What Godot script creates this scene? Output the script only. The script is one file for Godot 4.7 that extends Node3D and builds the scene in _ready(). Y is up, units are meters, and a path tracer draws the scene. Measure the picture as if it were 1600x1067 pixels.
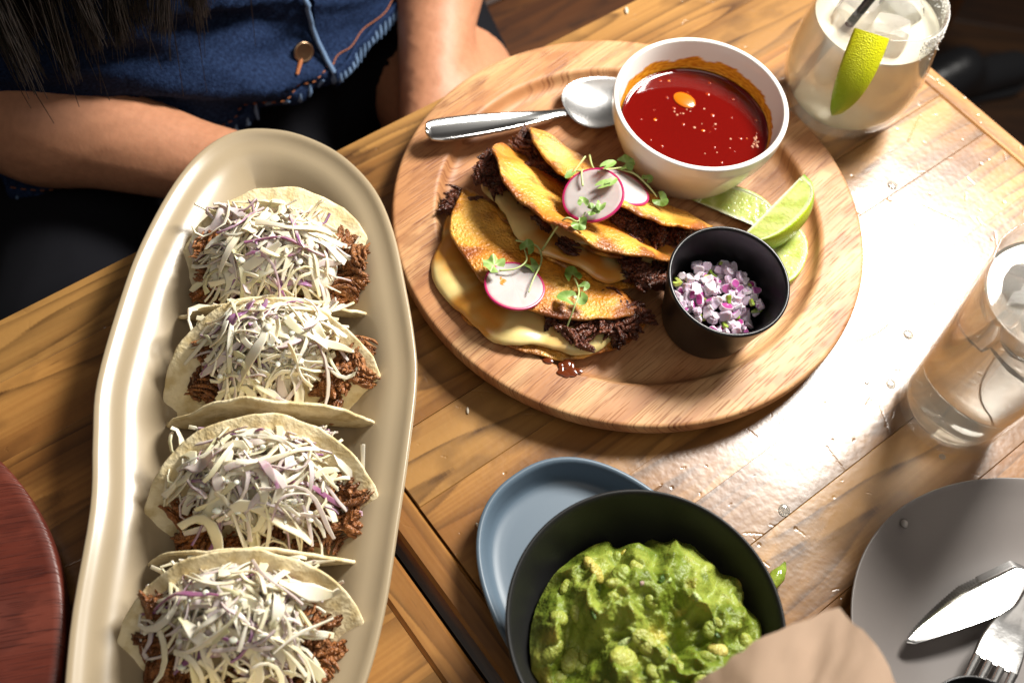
extends Node3D
# A restaurant table seen from above: slaw tacos on a long platter, filled fried tacos on a round board, drinks and guacamole.
var rng := RandomNumberGenerator.new()
var nz := FastNoiseLite.new()
var M := {}

# ---------------------------------------------------------------- helpers: nodes
func add(called: String, mesh: Mesh, m: Material, parent: Node = null, kind := "") -> MeshInstance3D:
	var o := MeshInstance3D.new()
	o.name = called
	o.mesh = mesh
	o.material_override = m
	(parent if parent else self).add_child(o, true)
	if kind: o.set_meta("kind", kind)
	return o

var used := {}
func numbered(called: String) -> String:
	used[called] = used.get(called, -1) + 1
	return called if used[called] == 0 else "%s_%03d" % [called, used[called]]

func thing(called: String, label: String, category: String, at := Vector3.ZERO, group := "") -> Node3D:
	var o := Node3D.new()
	o.name = numbered(called)
	add_child(o)
	o.position = at
	o.set_meta("label", label)
	o.set_meta("category", category)
	if group: o.set_meta("group", group)
	return o

func part(called: String, mesh: Mesh, m: Material, parent: Node, kind := "") -> MeshInstance3D:
	var n := 0
	var want := called
	while parent.has_node(want):
		n += 1
		want = "%s_%03d" % [called, n]
	return add(want, mesh, m, parent, kind)

# ---------------------------------------------------------------- helpers: colour and materials
func lin(r: float, g: float, b: float, a := 1.0) -> Color:
	var c := Color(r, g, b).linear_to_srgb()
	c.a = a
	return c

func mat(called: String, c: Color, rough := 0.5, o := {}) -> StandardMaterial3D:
	var m := StandardMaterial3D.new()
	m.resource_name = called
	m.albedo_color = c
	m.roughness = rough
	m.metallic_specular = o.get("spec", 0.5)
	m.metallic = o.get("metal", 0.0)
	if o.has("tex"): m.albedo_texture = o.tex
	if o.has("rough_tex"): m.roughness_texture = o.rough_tex
	if o.has("height"):
		m.heightmap_enabled = true
		m.heightmap_texture = o.height
		m.heightmap_scale = o.get("hs", 0.1)
	if o.has("tri"):
		m.uv1_triplanar = true
		m.uv1_scale = Vector3.ONE * float(o.tri)
	if o.get("vc", false): m.vertex_color_use_as_albedo = true
	if o.has("coat"):
		m.clearcoat_enabled = true
		m.clearcoat = o.coat
		m.clearcoat_roughness = o.get("coat_rough", 0.15)
	if o.has("sss"):
		m.subsurf_scatter_enabled = true
		m.subsurf_scatter_strength = o.sss
	if o.has("rim"):
		m.rim_enabled = true
		m.rim = o.rim
	if o.has("back"):
		m.backlight_enabled = true
		m.backlight = o.back
	if o.has("refr"):
		m.refraction_enabled = true
		m.refraction_scale = o.refr
		m.transparency = BaseMaterial3D.TRANSPARENCY_ALPHA
	if o.get("pane", false): m.transparency = BaseMaterial3D.TRANSPARENCY_ALPHA
	return m

func noise_tex(size: int, freq: float, oct: int, lo: Color, hi: Color, seed_ := 1, mid := 0.5, soft := 0.25) -> NoiseTexture2D:
	var t := NoiseTexture2D.new()
	t.width = size
	t.height = size
	t.seamless = true
	var n := FastNoiseLite.new()
	n.seed = seed_
	n.frequency = freq
	n.fractal_octaves = oct
	t.noise = n
	var g := Gradient.new()
	g.offsets = PackedFloat32Array([clampf(mid - soft, 0, 1), clampf(mid + soft, 0, 1)])
	g.colors = PackedColorArray([lo, hi])
	t.color_ramp = g
	return t

func grain(w: int, h: int, stretch: int, freq: float, oct: int, seed_: int) -> PackedByteArray:
	var n := FastNoiseLite.new()
	n.seed = seed_
	n.frequency = freq
	n.fractal_octaves = oct
	var im := n.get_image(maxi(2, w / stretch), h)
	im.convert(Image.FORMAT_L8)
	im.resize(w, h, Image.INTERPOLATE_CUBIC)
	return im.get_data()

# wood: annual lines bent by a slow warp, fine fibres, short pores. a dark line colour, b ground, c pale ground (linear)
func wood_tex(w: int, h: int, seed_: int, lines: float, bend: float, a: Color, b: Color, c: Color, pore: float, line_w: float, bands := 0, pore_dark := 0.75, pore_long := 20, pore_fine := 0.33) -> Array:
	var warp := grain(w, h, 10, 0.006, 3, seed_)
	var fib := grain(w, h, 48, 0.16, 2, seed_ + 1)
	var pores := grain(w, h, pore_long, pore_fine, 1, seed_ + 2)
	var wide := grain(w, h, 8, 0.008, 3, seed_ + 3)
	var stain := grain(w, h, 2, 0.012, 4, seed_ + 4)
	var rgb := PackedByteArray()
	rgb.resize(w * h * 3)
	var ht := PackedByteArray()
	ht.resize(w * h)
	var i := 0
	for y in h:
		var base := float(y) / h * lines
		var band := 0.0 if bands == 0 else fmod(sin(floor(float(y) / h * bands + 0.13) * 12.99 + seed_) * 437.58, 1.0)
		if bands > 0: base += band * 7.3
		for x in w:
			var wv := warp[i] / 255.0
			var f := base + wv * bend
			f -= floor(f)
			var late := pow(f, 3.0) * (1.0 if f < 0.93 else (1.0 - f) / 0.07)
			var fv := fib[i] / 255.0
			var t := clampf((wide[i] / 255.0 - 0.5) * 2.2 + 0.5 + (fv - 0.5) * 0.7 + band * 0.45, 0.0, 1.0)
			var k := late * line_w * (0.5 + fv * 0.8)
			var st := clampf((0.47 - stain[i] / 255.0) * 3.0, 0.0, 0.5)
			k = clampf(k + st * 0.6, 0.0, 1.0)
			var p := clampf((pores[i] / 255.0 - (1.0 - pore)) * 9.0, 0.0, 1.0)
			k = clampf(k + p * pore_dark, 0.0, 1.0)
			var r := lerpf(lerpf(b.r, c.r, t), a.r, k)
			var g := lerpf(lerpf(b.g, c.g, t), a.g, k)
			var bl := lerpf(lerpf(b.b, c.b, t), a.b, k)
			rgb[i * 3] = int(255.0 * pow(r, 0.4545))
			rgb[i * 3 + 1] = int(255.0 * pow(g, 0.4545))
			rgb[i * 3 + 2] = int(255.0 * pow(bl, 0.4545))
			ht[i] = int(255.0 * clampf(0.75 - p * 0.5 - late * 0.12 + (fv - 0.5) * 0.35, 0.0, 1.0))
			i += 1
	return [ImageTexture.create_from_image(Image.create_from_data(w, h, false, Image.FORMAT_RGB8, rgb)), ImageTexture.create_from_image(Image.create_from_data(w, h, false, Image.FORMAT_L8, ht))]

# dents, cuts and soft waves of an old varnished top, as heights
func scratch_tex(w: int, h: int) -> ImageTexture:
	var wave := grain(w, h, 1, 0.012, 4, 71)
	var fine := grain(w, h, 1, 0.11, 3, 72)
	var v := PackedFloat32Array()
	v.resize(w * h)
	for i in w * h: v[i] = 0.62 + (wave[i] / 255.0 - 0.5) * 0.32 + (fine[i] / 255.0 - 0.5) * 0.10
	for k in 420:
		var x := rng.randf() * w
		var y := rng.randf() * h
		var a := rng.randf_range(-0.8, 0.8) + (0.9 if rng.randf() < 0.6 else 2.4)
		var bend := rng.randf_range(-0.012, 0.012)
		var n := rng.randi_range(3, 14) if rng.randf() < 0.86 else rng.randi_range(20, 60)
		var deep := rng.randf_range(0.06, 0.30)
		for s in n:
			x += cos(a)
			y += sin(a)
			a += bend
			for dx in [0, 1]:
				var at := posmod(int(x) + dx, w) + posmod(int(y), h) * w
				v[at] = maxf(0.0, v[at] - deep * (1.0 if dx == 0 else 0.5))
	for k in 240:
		var x := rng.randi_range(0, w - 1)
		var y := rng.randi_range(0, h - 1)
		var r := rng.randf_range(0.8, 2.6)
		for dy in range(-3, 4):
			for dx in range(-3, 4):
				var d := sqrt(dx * dx + dy * dy) / r
				if d < 1.0:
					var at := posmod(x + dx, w) + posmod(y + dy, h) * w
					v[at] = maxf(0.0, v[at] - 0.45 * (1.0 - d * d))
	var b := PackedByteArray()
	b.resize(w * h)
	for i in w * h: b[i] = int(clampf(v[i], 0.0, 1.0) * 255.0)
	return ImageTexture.create_from_image(Image.create_from_data(w, h, false, Image.FORMAT_L8, b))

# ---------------------------------------------------------------- helpers: meshes
func build(v: PackedVector3Array, idx: PackedInt32Array, uv := PackedVector2Array(), col := PackedColorArray(), closed := true) -> ArrayMesh:
	var vol := 0.0
	if closed:
		var mid := Vector3.ZERO
		for p in v: mid += p
		mid /= v.size()
		for i in range(0, idx.size(), 3):
			vol += (v[idx[i]] - mid).dot((v[idx[i + 2]] - mid).cross(v[idx[i + 1]] - mid))
		if vol < 0.0:
			for i in range(0, idx.size(), 3):
				var s := idx[i + 1]
				idx[i + 1] = idx[i + 2]
				idx[i + 2] = s
	var n := PackedVector3Array()
	n.resize(v.size())
	for i in range(0, idx.size(), 3):
		var a := idx[i]
		var b := idx[i + 1]
		var c := idx[i + 2]
		var f := (v[c] - v[a]).cross(v[b] - v[a])
		n[a] += f
		n[b] += f
		n[c] += f
	for i in n.size(): n[i] = n[i].normalized() if n[i].length_squared() > 0.0 else Vector3.UP
	var arr := []
	arr.resize(Mesh.ARRAY_MAX)
	arr[Mesh.ARRAY_VERTEX] = v
	arr[Mesh.ARRAY_NORMAL] = n
	if uv.size(): arr[Mesh.ARRAY_TEX_UV] = uv
	if col.size(): arr[Mesh.ARRAY_COLOR] = col
	arr[Mesh.ARRAY_INDEX] = idx
	var m := ArrayMesh.new()
	m.add_surface_from_arrays(Mesh.PRIMITIVE_TRIANGLES, arr)
	return m

func flat(tris: PackedVector3Array, uvs := PackedVector2Array(), cols := PackedColorArray()) -> ArrayMesh:
	var idx := PackedInt32Array()
	for i in tris.size(): idx.append(i)
	return build(tris, idx, uvs, cols, true)

# the same mesh with hard edges
func facet(m: ArrayMesh) -> ArrayMesh:
	var a := m.surface_get_arrays(0)
	var v := PackedVector3Array()
	var c := PackedColorArray()
	for i in a[Mesh.ARRAY_INDEX]:
		v.append(a[Mesh.ARRAY_VERTEX][i])
		if a[Mesh.ARRAY_COLOR] != null: c.append(a[Mesh.ARRAY_COLOR][i])
	var idx := PackedInt32Array()
	for i in v.size(): idx.append(i)
	return build(v, idx, PackedVector2Array(), c, false)

# rows of nu points, nv rows; wrap joins the ends of each row
func quads(nu: int, nv: int, wrap: bool, base := 0) -> PackedInt32Array:
	var idx := PackedInt32Array()
	for j in nv - 1:
		for i in (nu if wrap else nu - 1):
			var a := base + j * nu + i
			var b := base + j * nu + (i + 1) % nu
			idx.append_array([a, b, a + nu, b, b + nu, a + nu])
	return idx

# turned shape: profile of (radius, height); paint(angle, point) gives a vertex colour
func lathe(pr: Array, segs := 64, paint = null, wobble = null, uvs := 0.0) -> ArrayMesh:
	var v := PackedVector3Array()
	var uv := PackedVector2Array()
	var col := PackedColorArray()
	for p in pr:
		for i in segs:
			var a := TAU * i / segs
			var q := Vector3(cos(a) * p.x, p.y, sin(a) * p.x)
			if wobble: q = (wobble as Callable).call(q)
			v.append(q)
			if uvs > 0.0: uv.append(Vector2(q.x, q.z) * uvs)
			if paint: col.append((paint as Callable).call(a, q))
	return build(v, quads(segs, pr.size(), true), uv, col)

# a profile with its corners rounded: each entry (radius, height, rounding)
func rounded(pts: Array, steps := 5) -> Array:
	var out := []
	for i in pts.size():
		var p := Vector2(pts[i].x, pts[i].y)
		var r: float = pts[i].z
		if r <= 0.0 or i == 0 or i == pts.size() - 1:
			out.append(p)
			continue
		var a := Vector2(pts[i - 1].x, pts[i - 1].y)
		var b := Vector2(pts[i + 1].x, pts[i + 1].y)
		var pa := p + (a - p).normalized() * minf(r, (a - p).length() * 0.48)
		var pb := p + (b - p).normalized() * minf(r, (b - p).length() * 0.48)
		for k in steps + 1:
			var t := float(k) / steps
			out.append(pa.lerp(p, t).lerp(p.lerp(pb, t), t))
	return out

func smooth_loop(pts: Array, per := 4) -> PackedVector2Array:
	var out := PackedVector2Array()
	var n := pts.size()
	for i in n:
		for k in per:
			out.append(pts[i].cubic_interpolate(pts[(i + 1) % n], pts[(i - 1 + n) % n], pts[(i + 2) % n], float(k) / per))
	return out

# a dish of any outline: profile of (inset from the outline, height); the last ring closes to the middle
func dish(outline: PackedVector2Array, pr: Array, close_bottom := true, uvs := 8.0) -> ArrayMesh:
	var n := outline.size()
	var mid := Vector2.ZERO
	for p in outline: mid += p
	mid /= n
	var area := 0.0
	for i in n: area += (outline[i] - mid).cross(outline[(i + 1) % n] - mid)
	var nor := PackedVector2Array()
	for i in n:
		var t := (outline[(i + 1) % n] - outline[(i - 1 + n) % n]).normalized()
		nor.append(Vector2(-t.y, t.x) * (1.0 if area > 0.0 else -1.0))
	var v := PackedVector3Array()
	var rows := 0
	for p in pr:
		rows += 1
		for i in n:
			var q: Vector2 = outline[i] + nor[i] * p.x
			v.append(Vector3(q.x, p.y, q.y))
	for s in [0.75, 0.5, 0.25, 0.0]:
		rows += 1
		for i in n:
			var q: Vector2 = mid + (outline[i] + nor[i] * pr[-1].x - mid) * s
			v.append(Vector3(q.x, pr[-1].y, q.y))
	if close_bottom:   # the first ring also closes, underneath
		var first := PackedVector3Array()
		for s in [0.0, 0.5]:
			rows += 1
			for i in n:
				var q: Vector2 = mid + (outline[i] + nor[i] * pr[0].x - mid) * s
				first.append(Vector3(q.x, pr[0].y, q.y))
		v = first + v
	var uv := PackedVector2Array()
	for q in v: uv.append(Vector2(q.x, q.z) * uvs)
	return build(v, quads(n, rows, true), uv)

# a tube along points, radii one per point; wide squashes it across
func tube(pts: Array, radii: Array, segs := 8, squash := 1.0, up := Vector3.UP, cols := []) -> ArrayMesh:
	var v := PackedVector3Array()
	var col := PackedColorArray()
	var n := pts.size()
	var side := Vector3.ZERO
	for i in n:
		var t: Vector3 = (pts[mini(i + 1, n - 1)] - pts[maxi(i - 1, 0)]).normalized()
		if side == Vector3.ZERO:
			side = t.cross(up)
			if side.length() < 0.1: side = t.cross(Vector3(0.3, 0.2, 1))
		side = (side - t * side.dot(t)).normalized()
		var nn := side.cross(t).normalized()
		for k in segs:
			var a := TAU * k / segs
			v.append(pts[i] + side * cos(a) * radii[i] + nn * sin(a) * radii[i] * squash)
			if cols.size(): col.append(cols[i])
	var idx := quads(segs, n, true)
	for e in [0, n - 1]:
		v.append(pts[e])
		if cols.size(): col.append(cols[e])
		for k in segs:
			var a: int = e * segs + k
			var b: int = e * segs + (k + 1) % segs
			idx.append_array([v.size() - 1, b, a] if e == 0 else [v.size() - 1, a, b])
	return build(v, idx, PackedVector2Array(), col)

# a strip with a rectangular section that bends; widths one per point
func ribbon(pts: Array, widths: Array, thick: float, normals: Array, cols := []) -> ArrayMesh:
	var v := PackedVector3Array()
	var col := PackedColorArray()
	var n := pts.size()
	for i in n:
		var t: Vector3 = (pts[mini(i + 1, n - 1)] - pts[maxi(i - 1, 0)]).normalized()
		var nn: Vector3 = normals[i]
		var side := t.cross(nn).normalized()
		nn = side.cross(t)
		var w: float = widths[i] * 0.5
		v.append_array([pts[i] + side * w + nn * thick * 0.2, pts[i] + side * w * 0.7 + nn * thick * 0.5, pts[i] - side * w * 0.7 + nn * thick * 0.5, pts[i] - side * w + nn * thick * 0.2, pts[i] - side * w * 0.8 - nn * thick * 0.5, pts[i] + side * w * 0.8 - nn * thick * 0.5])
		if cols.size():
			var c: Array = cols[i]
			col.append_array([c[0], c[1], c[1], c[2], c[2], c[0]])
	var idx := quads(6, n, true)
	var e := (n - 1) * 6
	idx.append_array([0, 2, 1, 0, 3, 2, 0, 4, 3, 0, 5, 4, e, e + 1, e + 2, e, e + 2, e + 3, e, e + 3, e + 4, e, e + 4, e + 5])
	return build(v, idx, PackedVector2Array(), col)

# a lump: an ellipsoid pushed in and out by noise; fibre stretches the noise along x
func lump(size: Vector3, amp: float, freq: float, nu := 14, nv := 10, fibre := 1.0, paint = null) -> ArrayMesh:
	var v := PackedVector3Array()
	var col := PackedColorArray()
	var off := Vector3(rng.randf(), rng.randf(), rng.randf()) * 400.0
	for j in nv:
		var b := PI * j / (nv - 1)
		for i in nu:
			var a := TAU * i / nu
			var d := Vector3(cos(b), sin(b) * cos(a), sin(b) * sin(a))
			var q := d * size
			var k := nz.get_noise_3dv(Vector3(q.x / fibre, q.y, q.z) * freq * 1000.0 + off)
			q *= 1.0 + amp * k * 2.0
			v.append(q)
			if paint: col.append((paint as Callable).call(k))
	return build(v, quads(nu, nv, true), PackedVector2Array(), col)

# pulled meat: a bundle of fibres that run together along x and fray at the ends
func shredded(half: float, wide: float, n: int, dark: Color, pale: Color) -> ArrayMesh:
	var v := PackedVector3Array()
	var col := PackedColorArray()
	var idx := PackedInt32Array()
	var bend := rng.randf_range(-0.5, 0.5)
	for k in n:
		var oy := rng.randfn(0, 0.33) * wide
		var oz := rng.randfn(0, 0.48) * wide
		var x0 := -half * rng.randf_range(0.25, 1.05)
		var x1 := half * rng.randf_range(0.25, 1.05)
		var r := rng.randf_range(0.0008, 0.0021)
		var c := dark.lerp(pale, pow(rng.randf(), 1.6))
		var fy := rng.randf_range(-0.10, 0.16) * wide
		var fz := rng.randf_range(-0.16, 0.16) * wide
		var base := v.size()
		var ph := rng.randf() * TAU
		for i in 7:
			var f := i / 6.0
			var x := lerpf(x0, x1, f)
			var e := 2.0 * f - 1.0
			var ctr := Vector3(x, oy + fy * e * e + 0.0004 * sin(f * 11.0 + ph), oz + fz * e + bend * x * x / half + 0.0004 * cos(f * 9.0 + ph))
			var rr := r * (0.25 + 0.75 * sqrt(maxf(0.0, 1.0 - e * e * 0.9))) * (1.0 + 0.22 * sin(f * 14.0 + ph))
			for j in 5:
				var a := TAU * j / 5
				v.append(ctr + Vector3(0, cos(a), sin(a)) * rr)
				col.append(c * (1.0 + 0.25 * sin(ph + i * 1.9)))
		for q in quads(5, 7, true, base): idx.append(q)
		idx.append_array([base, base + 1, base + 2, base, base + 2, base + 3, base, base + 3, base + 4, base + 30, base + 32, base + 31, base + 30, base + 33, base + 32, base + 30, base + 34, base + 33])
	return build(v, idx, PackedVector2Array(), col)

# a board or bar: length on x, width on z, top at y = 0, upper edges cut
func plank(length: float, width: float, thick: float, cut: float, uv_at := Vector2.ZERO, uv_per := 1.0, endcut := true) -> ArrayMesh:
	var t := PackedVector3Array()
	var uv := PackedVector2Array()
	var hx := length * 0.5
	var hz := width * 0.5
	var ec := cut if endcut else 0.0
	var face := func(a: Vector3, b: Vector3, c: Vector3, d: Vector3):
		for p in [a, b, c, a, c, d]:
			t.append(p)
			uv.append(uv_at + Vector2(p.x + hx + p.y * 0.3, p.z + hz - p.y) * Vector2(uv_per, uv_per * 4.0))
	var y0 := -cut
	face.call(Vector3(-hx + ec, 0, -hz + cut), Vector3(hx - ec, 0, -hz + cut), Vector3(hx - ec, 0, hz - cut), Vector3(-hx + ec, 0, hz - cut))
	for s in [-1.0, 1.0]:
		face.call(Vector3(-hx, y0, s * hz), Vector3(hx, y0, s * hz), Vector3(hx - ec, 0, s * (hz - cut)), Vector3(-hx + ec, 0, s * (hz - cut)))
		face.call(Vector3(-hx, -thick, s * hz), Vector3(hx, -thick, s * hz), Vector3(hx, y0, s * hz), Vector3(-hx, y0, s * hz))
		face.call(Vector3(s * hx, y0, -hz), Vector3(s * hx, y0, hz), Vector3(s * (hx - ec), 0, hz - cut), Vector3(s * (hx - ec), 0, -hz + cut))
		face.call(Vector3(s * hx, -thick, -hz), Vector3(s * hx, -thick, hz), Vector3(s * hx, y0, hz), Vector3(s * hx, y0, -hz))
	face.call(Vector3(-hx, -thick, -hz), Vector3(hx, -thick, -hz), Vector3(hx, -thick, hz), Vector3(-hx, -thick, hz))
	var idx := PackedInt32Array()   # turn each face outwards
	for i in range(0, t.size(), 3):
		var f := (t[i + 2] - t[i]).cross(t[i + 1] - t[i])
		var out := (t[i] + t[i + 1] + t[i + 2]) / 3.0 + Vector3(0, thick * 0.5, 0)
		idx.append_array([i, i + 1, i + 2] if f.dot(out) > 0 else [i, i + 2, i + 1])
	return build(t, idx, uv, PackedColorArray(), false)


# a round flat bread folded over a line: s runs along the fold, t across it from the near edge to the far edge
class Fold:
	var pos := PackedVector2Array()
	var dir := PackedFloat32Array()
	var reach: float
	var n := 160
	func _init(radius: float, bend: float, near: float, far: float, curl_near := 0.0, curl_far := 0.0):
		reach = radius * 1.45
		var half := bend * (near + far) * 0.5
		pos.resize(2 * n + 1)
		dir.resize(2 * n + 1)
		for i in 2 * n + 1:
			var t := (float(i) / n - 1.0) * reach
			var k := clampf(t / half * 0.5 + 0.5, 0.0, 1.0)
			dir[i] = lerpf(PI + near, PI - far, k) + (curl_near * maxf(0.0, -t - half)) - (curl_far * maxf(0.0, t - half))
		pos[n] = Vector2.ZERO
		var d := reach / n
		for i in range(n, 2 * n): pos[i + 1] = pos[i] + Vector2(cos(dir[i]), sin(dir[i])) * d
		for i in range(n, 0, -1): pos[i - 1] = pos[i] - Vector2(cos(dir[i]), sin(dir[i])) * d
		var low := 0.0
		for i in range(n / 3, 2 * n - n / 3): low = minf(low, pos[i].y)
		for i in pos.size(): pos[i].y -= low
	func point(s: float, t: float, off := 0.0) -> Vector3:
		var f := clampf((t / reach + 1.0) * n, 0.0, 2.0 * n - 0.001)
		var i := int(f)
		var p := pos[i].lerp(pos[i + 1], f - i)
		var a := dir[i]
		return Vector3(s, p.y - cos(a) * off, p.x + sin(a) * off)

func tortilla(fold: Fold, radius: float, thick: float, wave: float, seed_: int, paint = null, edge_rough := 0.012, shift := 0.0) -> ArrayMesh:
	var rows := []
	for i in 19: rows.append([pow(i / 18.0, 0.8), 0.5])
	rows.append([1.012, 0.25])
	rows.append([1.015, 0.0])
	rows.append([1.010, -0.3])
	for i in 19: rows.append([pow((18 - i) / 18.0, 0.8), -0.5])
	var v := PackedVector3Array()
	var uv := PackedVector2Array()
	var col := PackedColorArray()
	var nu := 120
	for r in rows:
		for i in nu:
			var a := TAU * i / nu
			var rad: float = radius * r[0] * (1.0 + 0.018 * sin(2.0 * a + seed_) + edge_rough * nz.get_noise_2d(cos(a) * 190.0 + seed_ * 31.0, sin(a) * 190.0) * 2.0 * r[0])
			var s := cos(a) * rad
			var t := sin(a) * rad + shift
			var w: float = nz.get_noise_2d(s * 1500.0 + seed_ * 77.0, t * 1500.0) * wave * (0.35 + r[0] * r[0]) + nz.get_noise_2d(s * 9000.0, t * 9000.0 + seed_ * 50.0) * 0.0004
			v.append(fold.point(s, t, w + r[1] * thick))
			uv.append(Vector2(s, t) * 10.0)
			if paint: col.append((paint as Callable).call(r[0], a, s, t))
	return build(v, quads(nu, rows.size(), true), uv, col)

# one continuous skin over bones [a, b, radius at a, radius at b]: smooth minimum of tapered capsules, meshed as surface nets
func skin(bones: Array, cell: float, blend: float) -> ArrayMesh:
	var box := AABB(bones[0][0], Vector3.ZERO)
	for b in bones:
		var r: float = maxf(b[2], b[3]) + cell * 2.0
		for e in [b[0], b[1]]: box = box.merge(AABB(e - Vector3.ONE * r, Vector3.ONE * r * 2.0))
	var nx := int(box.size.x / cell) + 2
	var ny := int(box.size.y / cell) + 2
	var nzz := int(box.size.z / cell) + 2
	var f := PackedFloat32Array()
	f.resize(nx * ny * nzz)
	f.fill(1.0)
	for b in bones:
		var pa: Vector3 = b[0]
		var ab: Vector3 = b[1] - b[0]
		var ll := maxf(ab.length_squared(), 1e-9)
		var r: float = maxf(b[2], b[3]) + blend + cell * 2.0
		var lo: Vector3 = (Vector3(b[0]).min(b[1]) - Vector3.ONE * r - box.position) / cell
		var hi: Vector3 = (Vector3(b[0]).max(b[1]) + Vector3.ONE * r - box.position) / cell
		for z in range(maxi(0, int(lo.z)), mini(nzz, int(hi.z) + 2)):
			for y in range(maxi(0, int(lo.y)), mini(ny, int(hi.y) + 2)):
				var at := (z * ny + y) * nx
				for x in range(maxi(0, int(lo.x)), mini(nx, int(hi.x) + 2)):
					var p := box.position + Vector3(x, y, z) * cell - pa
					var h := clampf(p.dot(ab) / ll, 0.0, 1.0)
					var d: float = (p - ab * h).length() - lerpf(b[2], b[3], h)
					var o := f[at + x]
					var m := maxf(blend - absf(o - d), 0.0) / blend
					f[at + x] = minf(o, d) - m * m * blend * 0.25
	var v := PackedVector3Array()
	var id := PackedInt32Array()
	id.resize(f.size())
	id.fill(-1)
	var corner := PackedInt32Array([0, 1, nx, nx + 1, nx * ny, nx * ny + 1, nx * ny + nx, nx * ny + nx + 1])
	var edges := [[0, 1], [2, 3], [4, 5], [6, 7], [0, 2], [1, 3], [4, 6], [5, 7], [0, 4], [1, 5], [2, 6], [3, 7]]
	for z in nzz - 1:
		for y in ny - 1:
			for x in nx - 1:
				var at := (z * ny + y) * nx + x
				var neg := 0
				for k in 8: neg += 1 if f[at + corner[k]] < 0.0 else 0
				if neg == 0 or neg == 8: continue
				var sum := Vector3.ZERO
				var cnt := 0
				for e in edges:
					var a := f[at + corner[e[0]]]
					var b := f[at + corner[e[1]]]
					if (a < 0.0) != (b < 0.0):
						var pa := Vector3(e[0] & 1, (e[0] >> 1) & 1, e[0] >> 2)
						var pb := Vector3(e[1] & 1, (e[1] >> 1) & 1, e[1] >> 2)
						sum += pa.lerp(pb, a / (a - b))
						cnt += 1
				id[at] = v.size()
				v.append(box.position + (Vector3(x, y, z) + sum / cnt) * cell)
	var idx := PackedInt32Array()
	var step := [1, nx, nx * ny]
	for z in range(1, nzz - 1):
		for y in range(1, ny - 1):
			for x in range(1, nx - 1):
				var at := (z * ny + y) * nx + x
				for k in 3:
					var inside := f[at] < 0.0
					if inside == (f[at + step[k]] < 0.0): continue
					var u: int = step[(k + 1) % 3]
					var w: int = step[(k + 2) % 3]
					var a := id[at]
					var b := id[at - u]
					var c := id[at - u - w]
					var d := id[at - w]
					idx.append_array([a, c, b, a, d, c] if inside else [a, b, c, a, c, d])
	return build(v, idx)

# ---------------------------------------------------------------- the scene
func _ready():
	rng.seed = 20240611
	nz.seed = 5
	nz.frequency = 0.01
	nz.fractal_octaves = 3
	var cam := Camera3D.new()
	cam.name = "camera"
	cam.transform = Transform3D(Basis(Vector3(0.987493, 0.079622, -0.136081), Vector3(-0.157663, 0.498698, -0.852316), Vector3(0.0, 0.863111, 0.505014)), Vector3(0, 0.62, 0))
	var lens := CameraAttributesPhysical.new()
	lens.frustum_focal_length = 38.342
	lens.frustum_focus_distance = 0.66
	lens.frustum_near = 0.02
	lens.frustum_far = 20.0
	lens.exposure_aperture = 5.6
	cam.attributes = lens
	add_child(cam)
	cam.current = true
	var env := Environment.new()
	env.background_mode = Environment.BG_COLOR
	env.background_color = lin(0.052, 0.048, 0.044)
	env.tonemap_mode = Environment.TONE_MAPPER_LINEAR
	env.tonemap_exposure = 0.97
	env.sdfgi_enabled = true
	env.ssao_enabled = true
	env.ssil_enabled = true
	var we := WorldEnvironment.new()
	we.name = "surroundings"
	we.environment = env
	add_child(we)
	# one soft lamp high beyond the far right corner of the table
	var key := AreaLight3D.new()
	key.name = "lamp_light"
	key.area_size = Vector2(0.32, 0.32)
	key.light_energy = 3.4
	key.light_color = Color(1.0, 0.985, 0.955)
	key.shadow_enabled = true
	add_child(key)
	key.look_at_from_position(Vector3(0.485, 0.79, -0.935), Vector3(0.08, 0, -0.38))
	# pale ceiling light spreading from above and behind the camera
	var soft := AreaLight3D.new()
	soft.name = "ceiling_light"
	soft.area_size = Vector2(1.3, 1.3)
	soft.light_energy = 0.70
	soft.light_color = Color(1.0, 0.97, 0.93)
	soft.shadow_enabled = true
	add_child(soft)
	soft.look_at_from_position(Vector3(0.32, 1.50, 0.32), Vector3(0.10, 0, -0.32))
	materials()
	room()
	tables()
	platter_and_tacos()
	board_and_birria()
	bowls()
	glasses()
	right_corner()
	left_corner()
	person()

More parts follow.
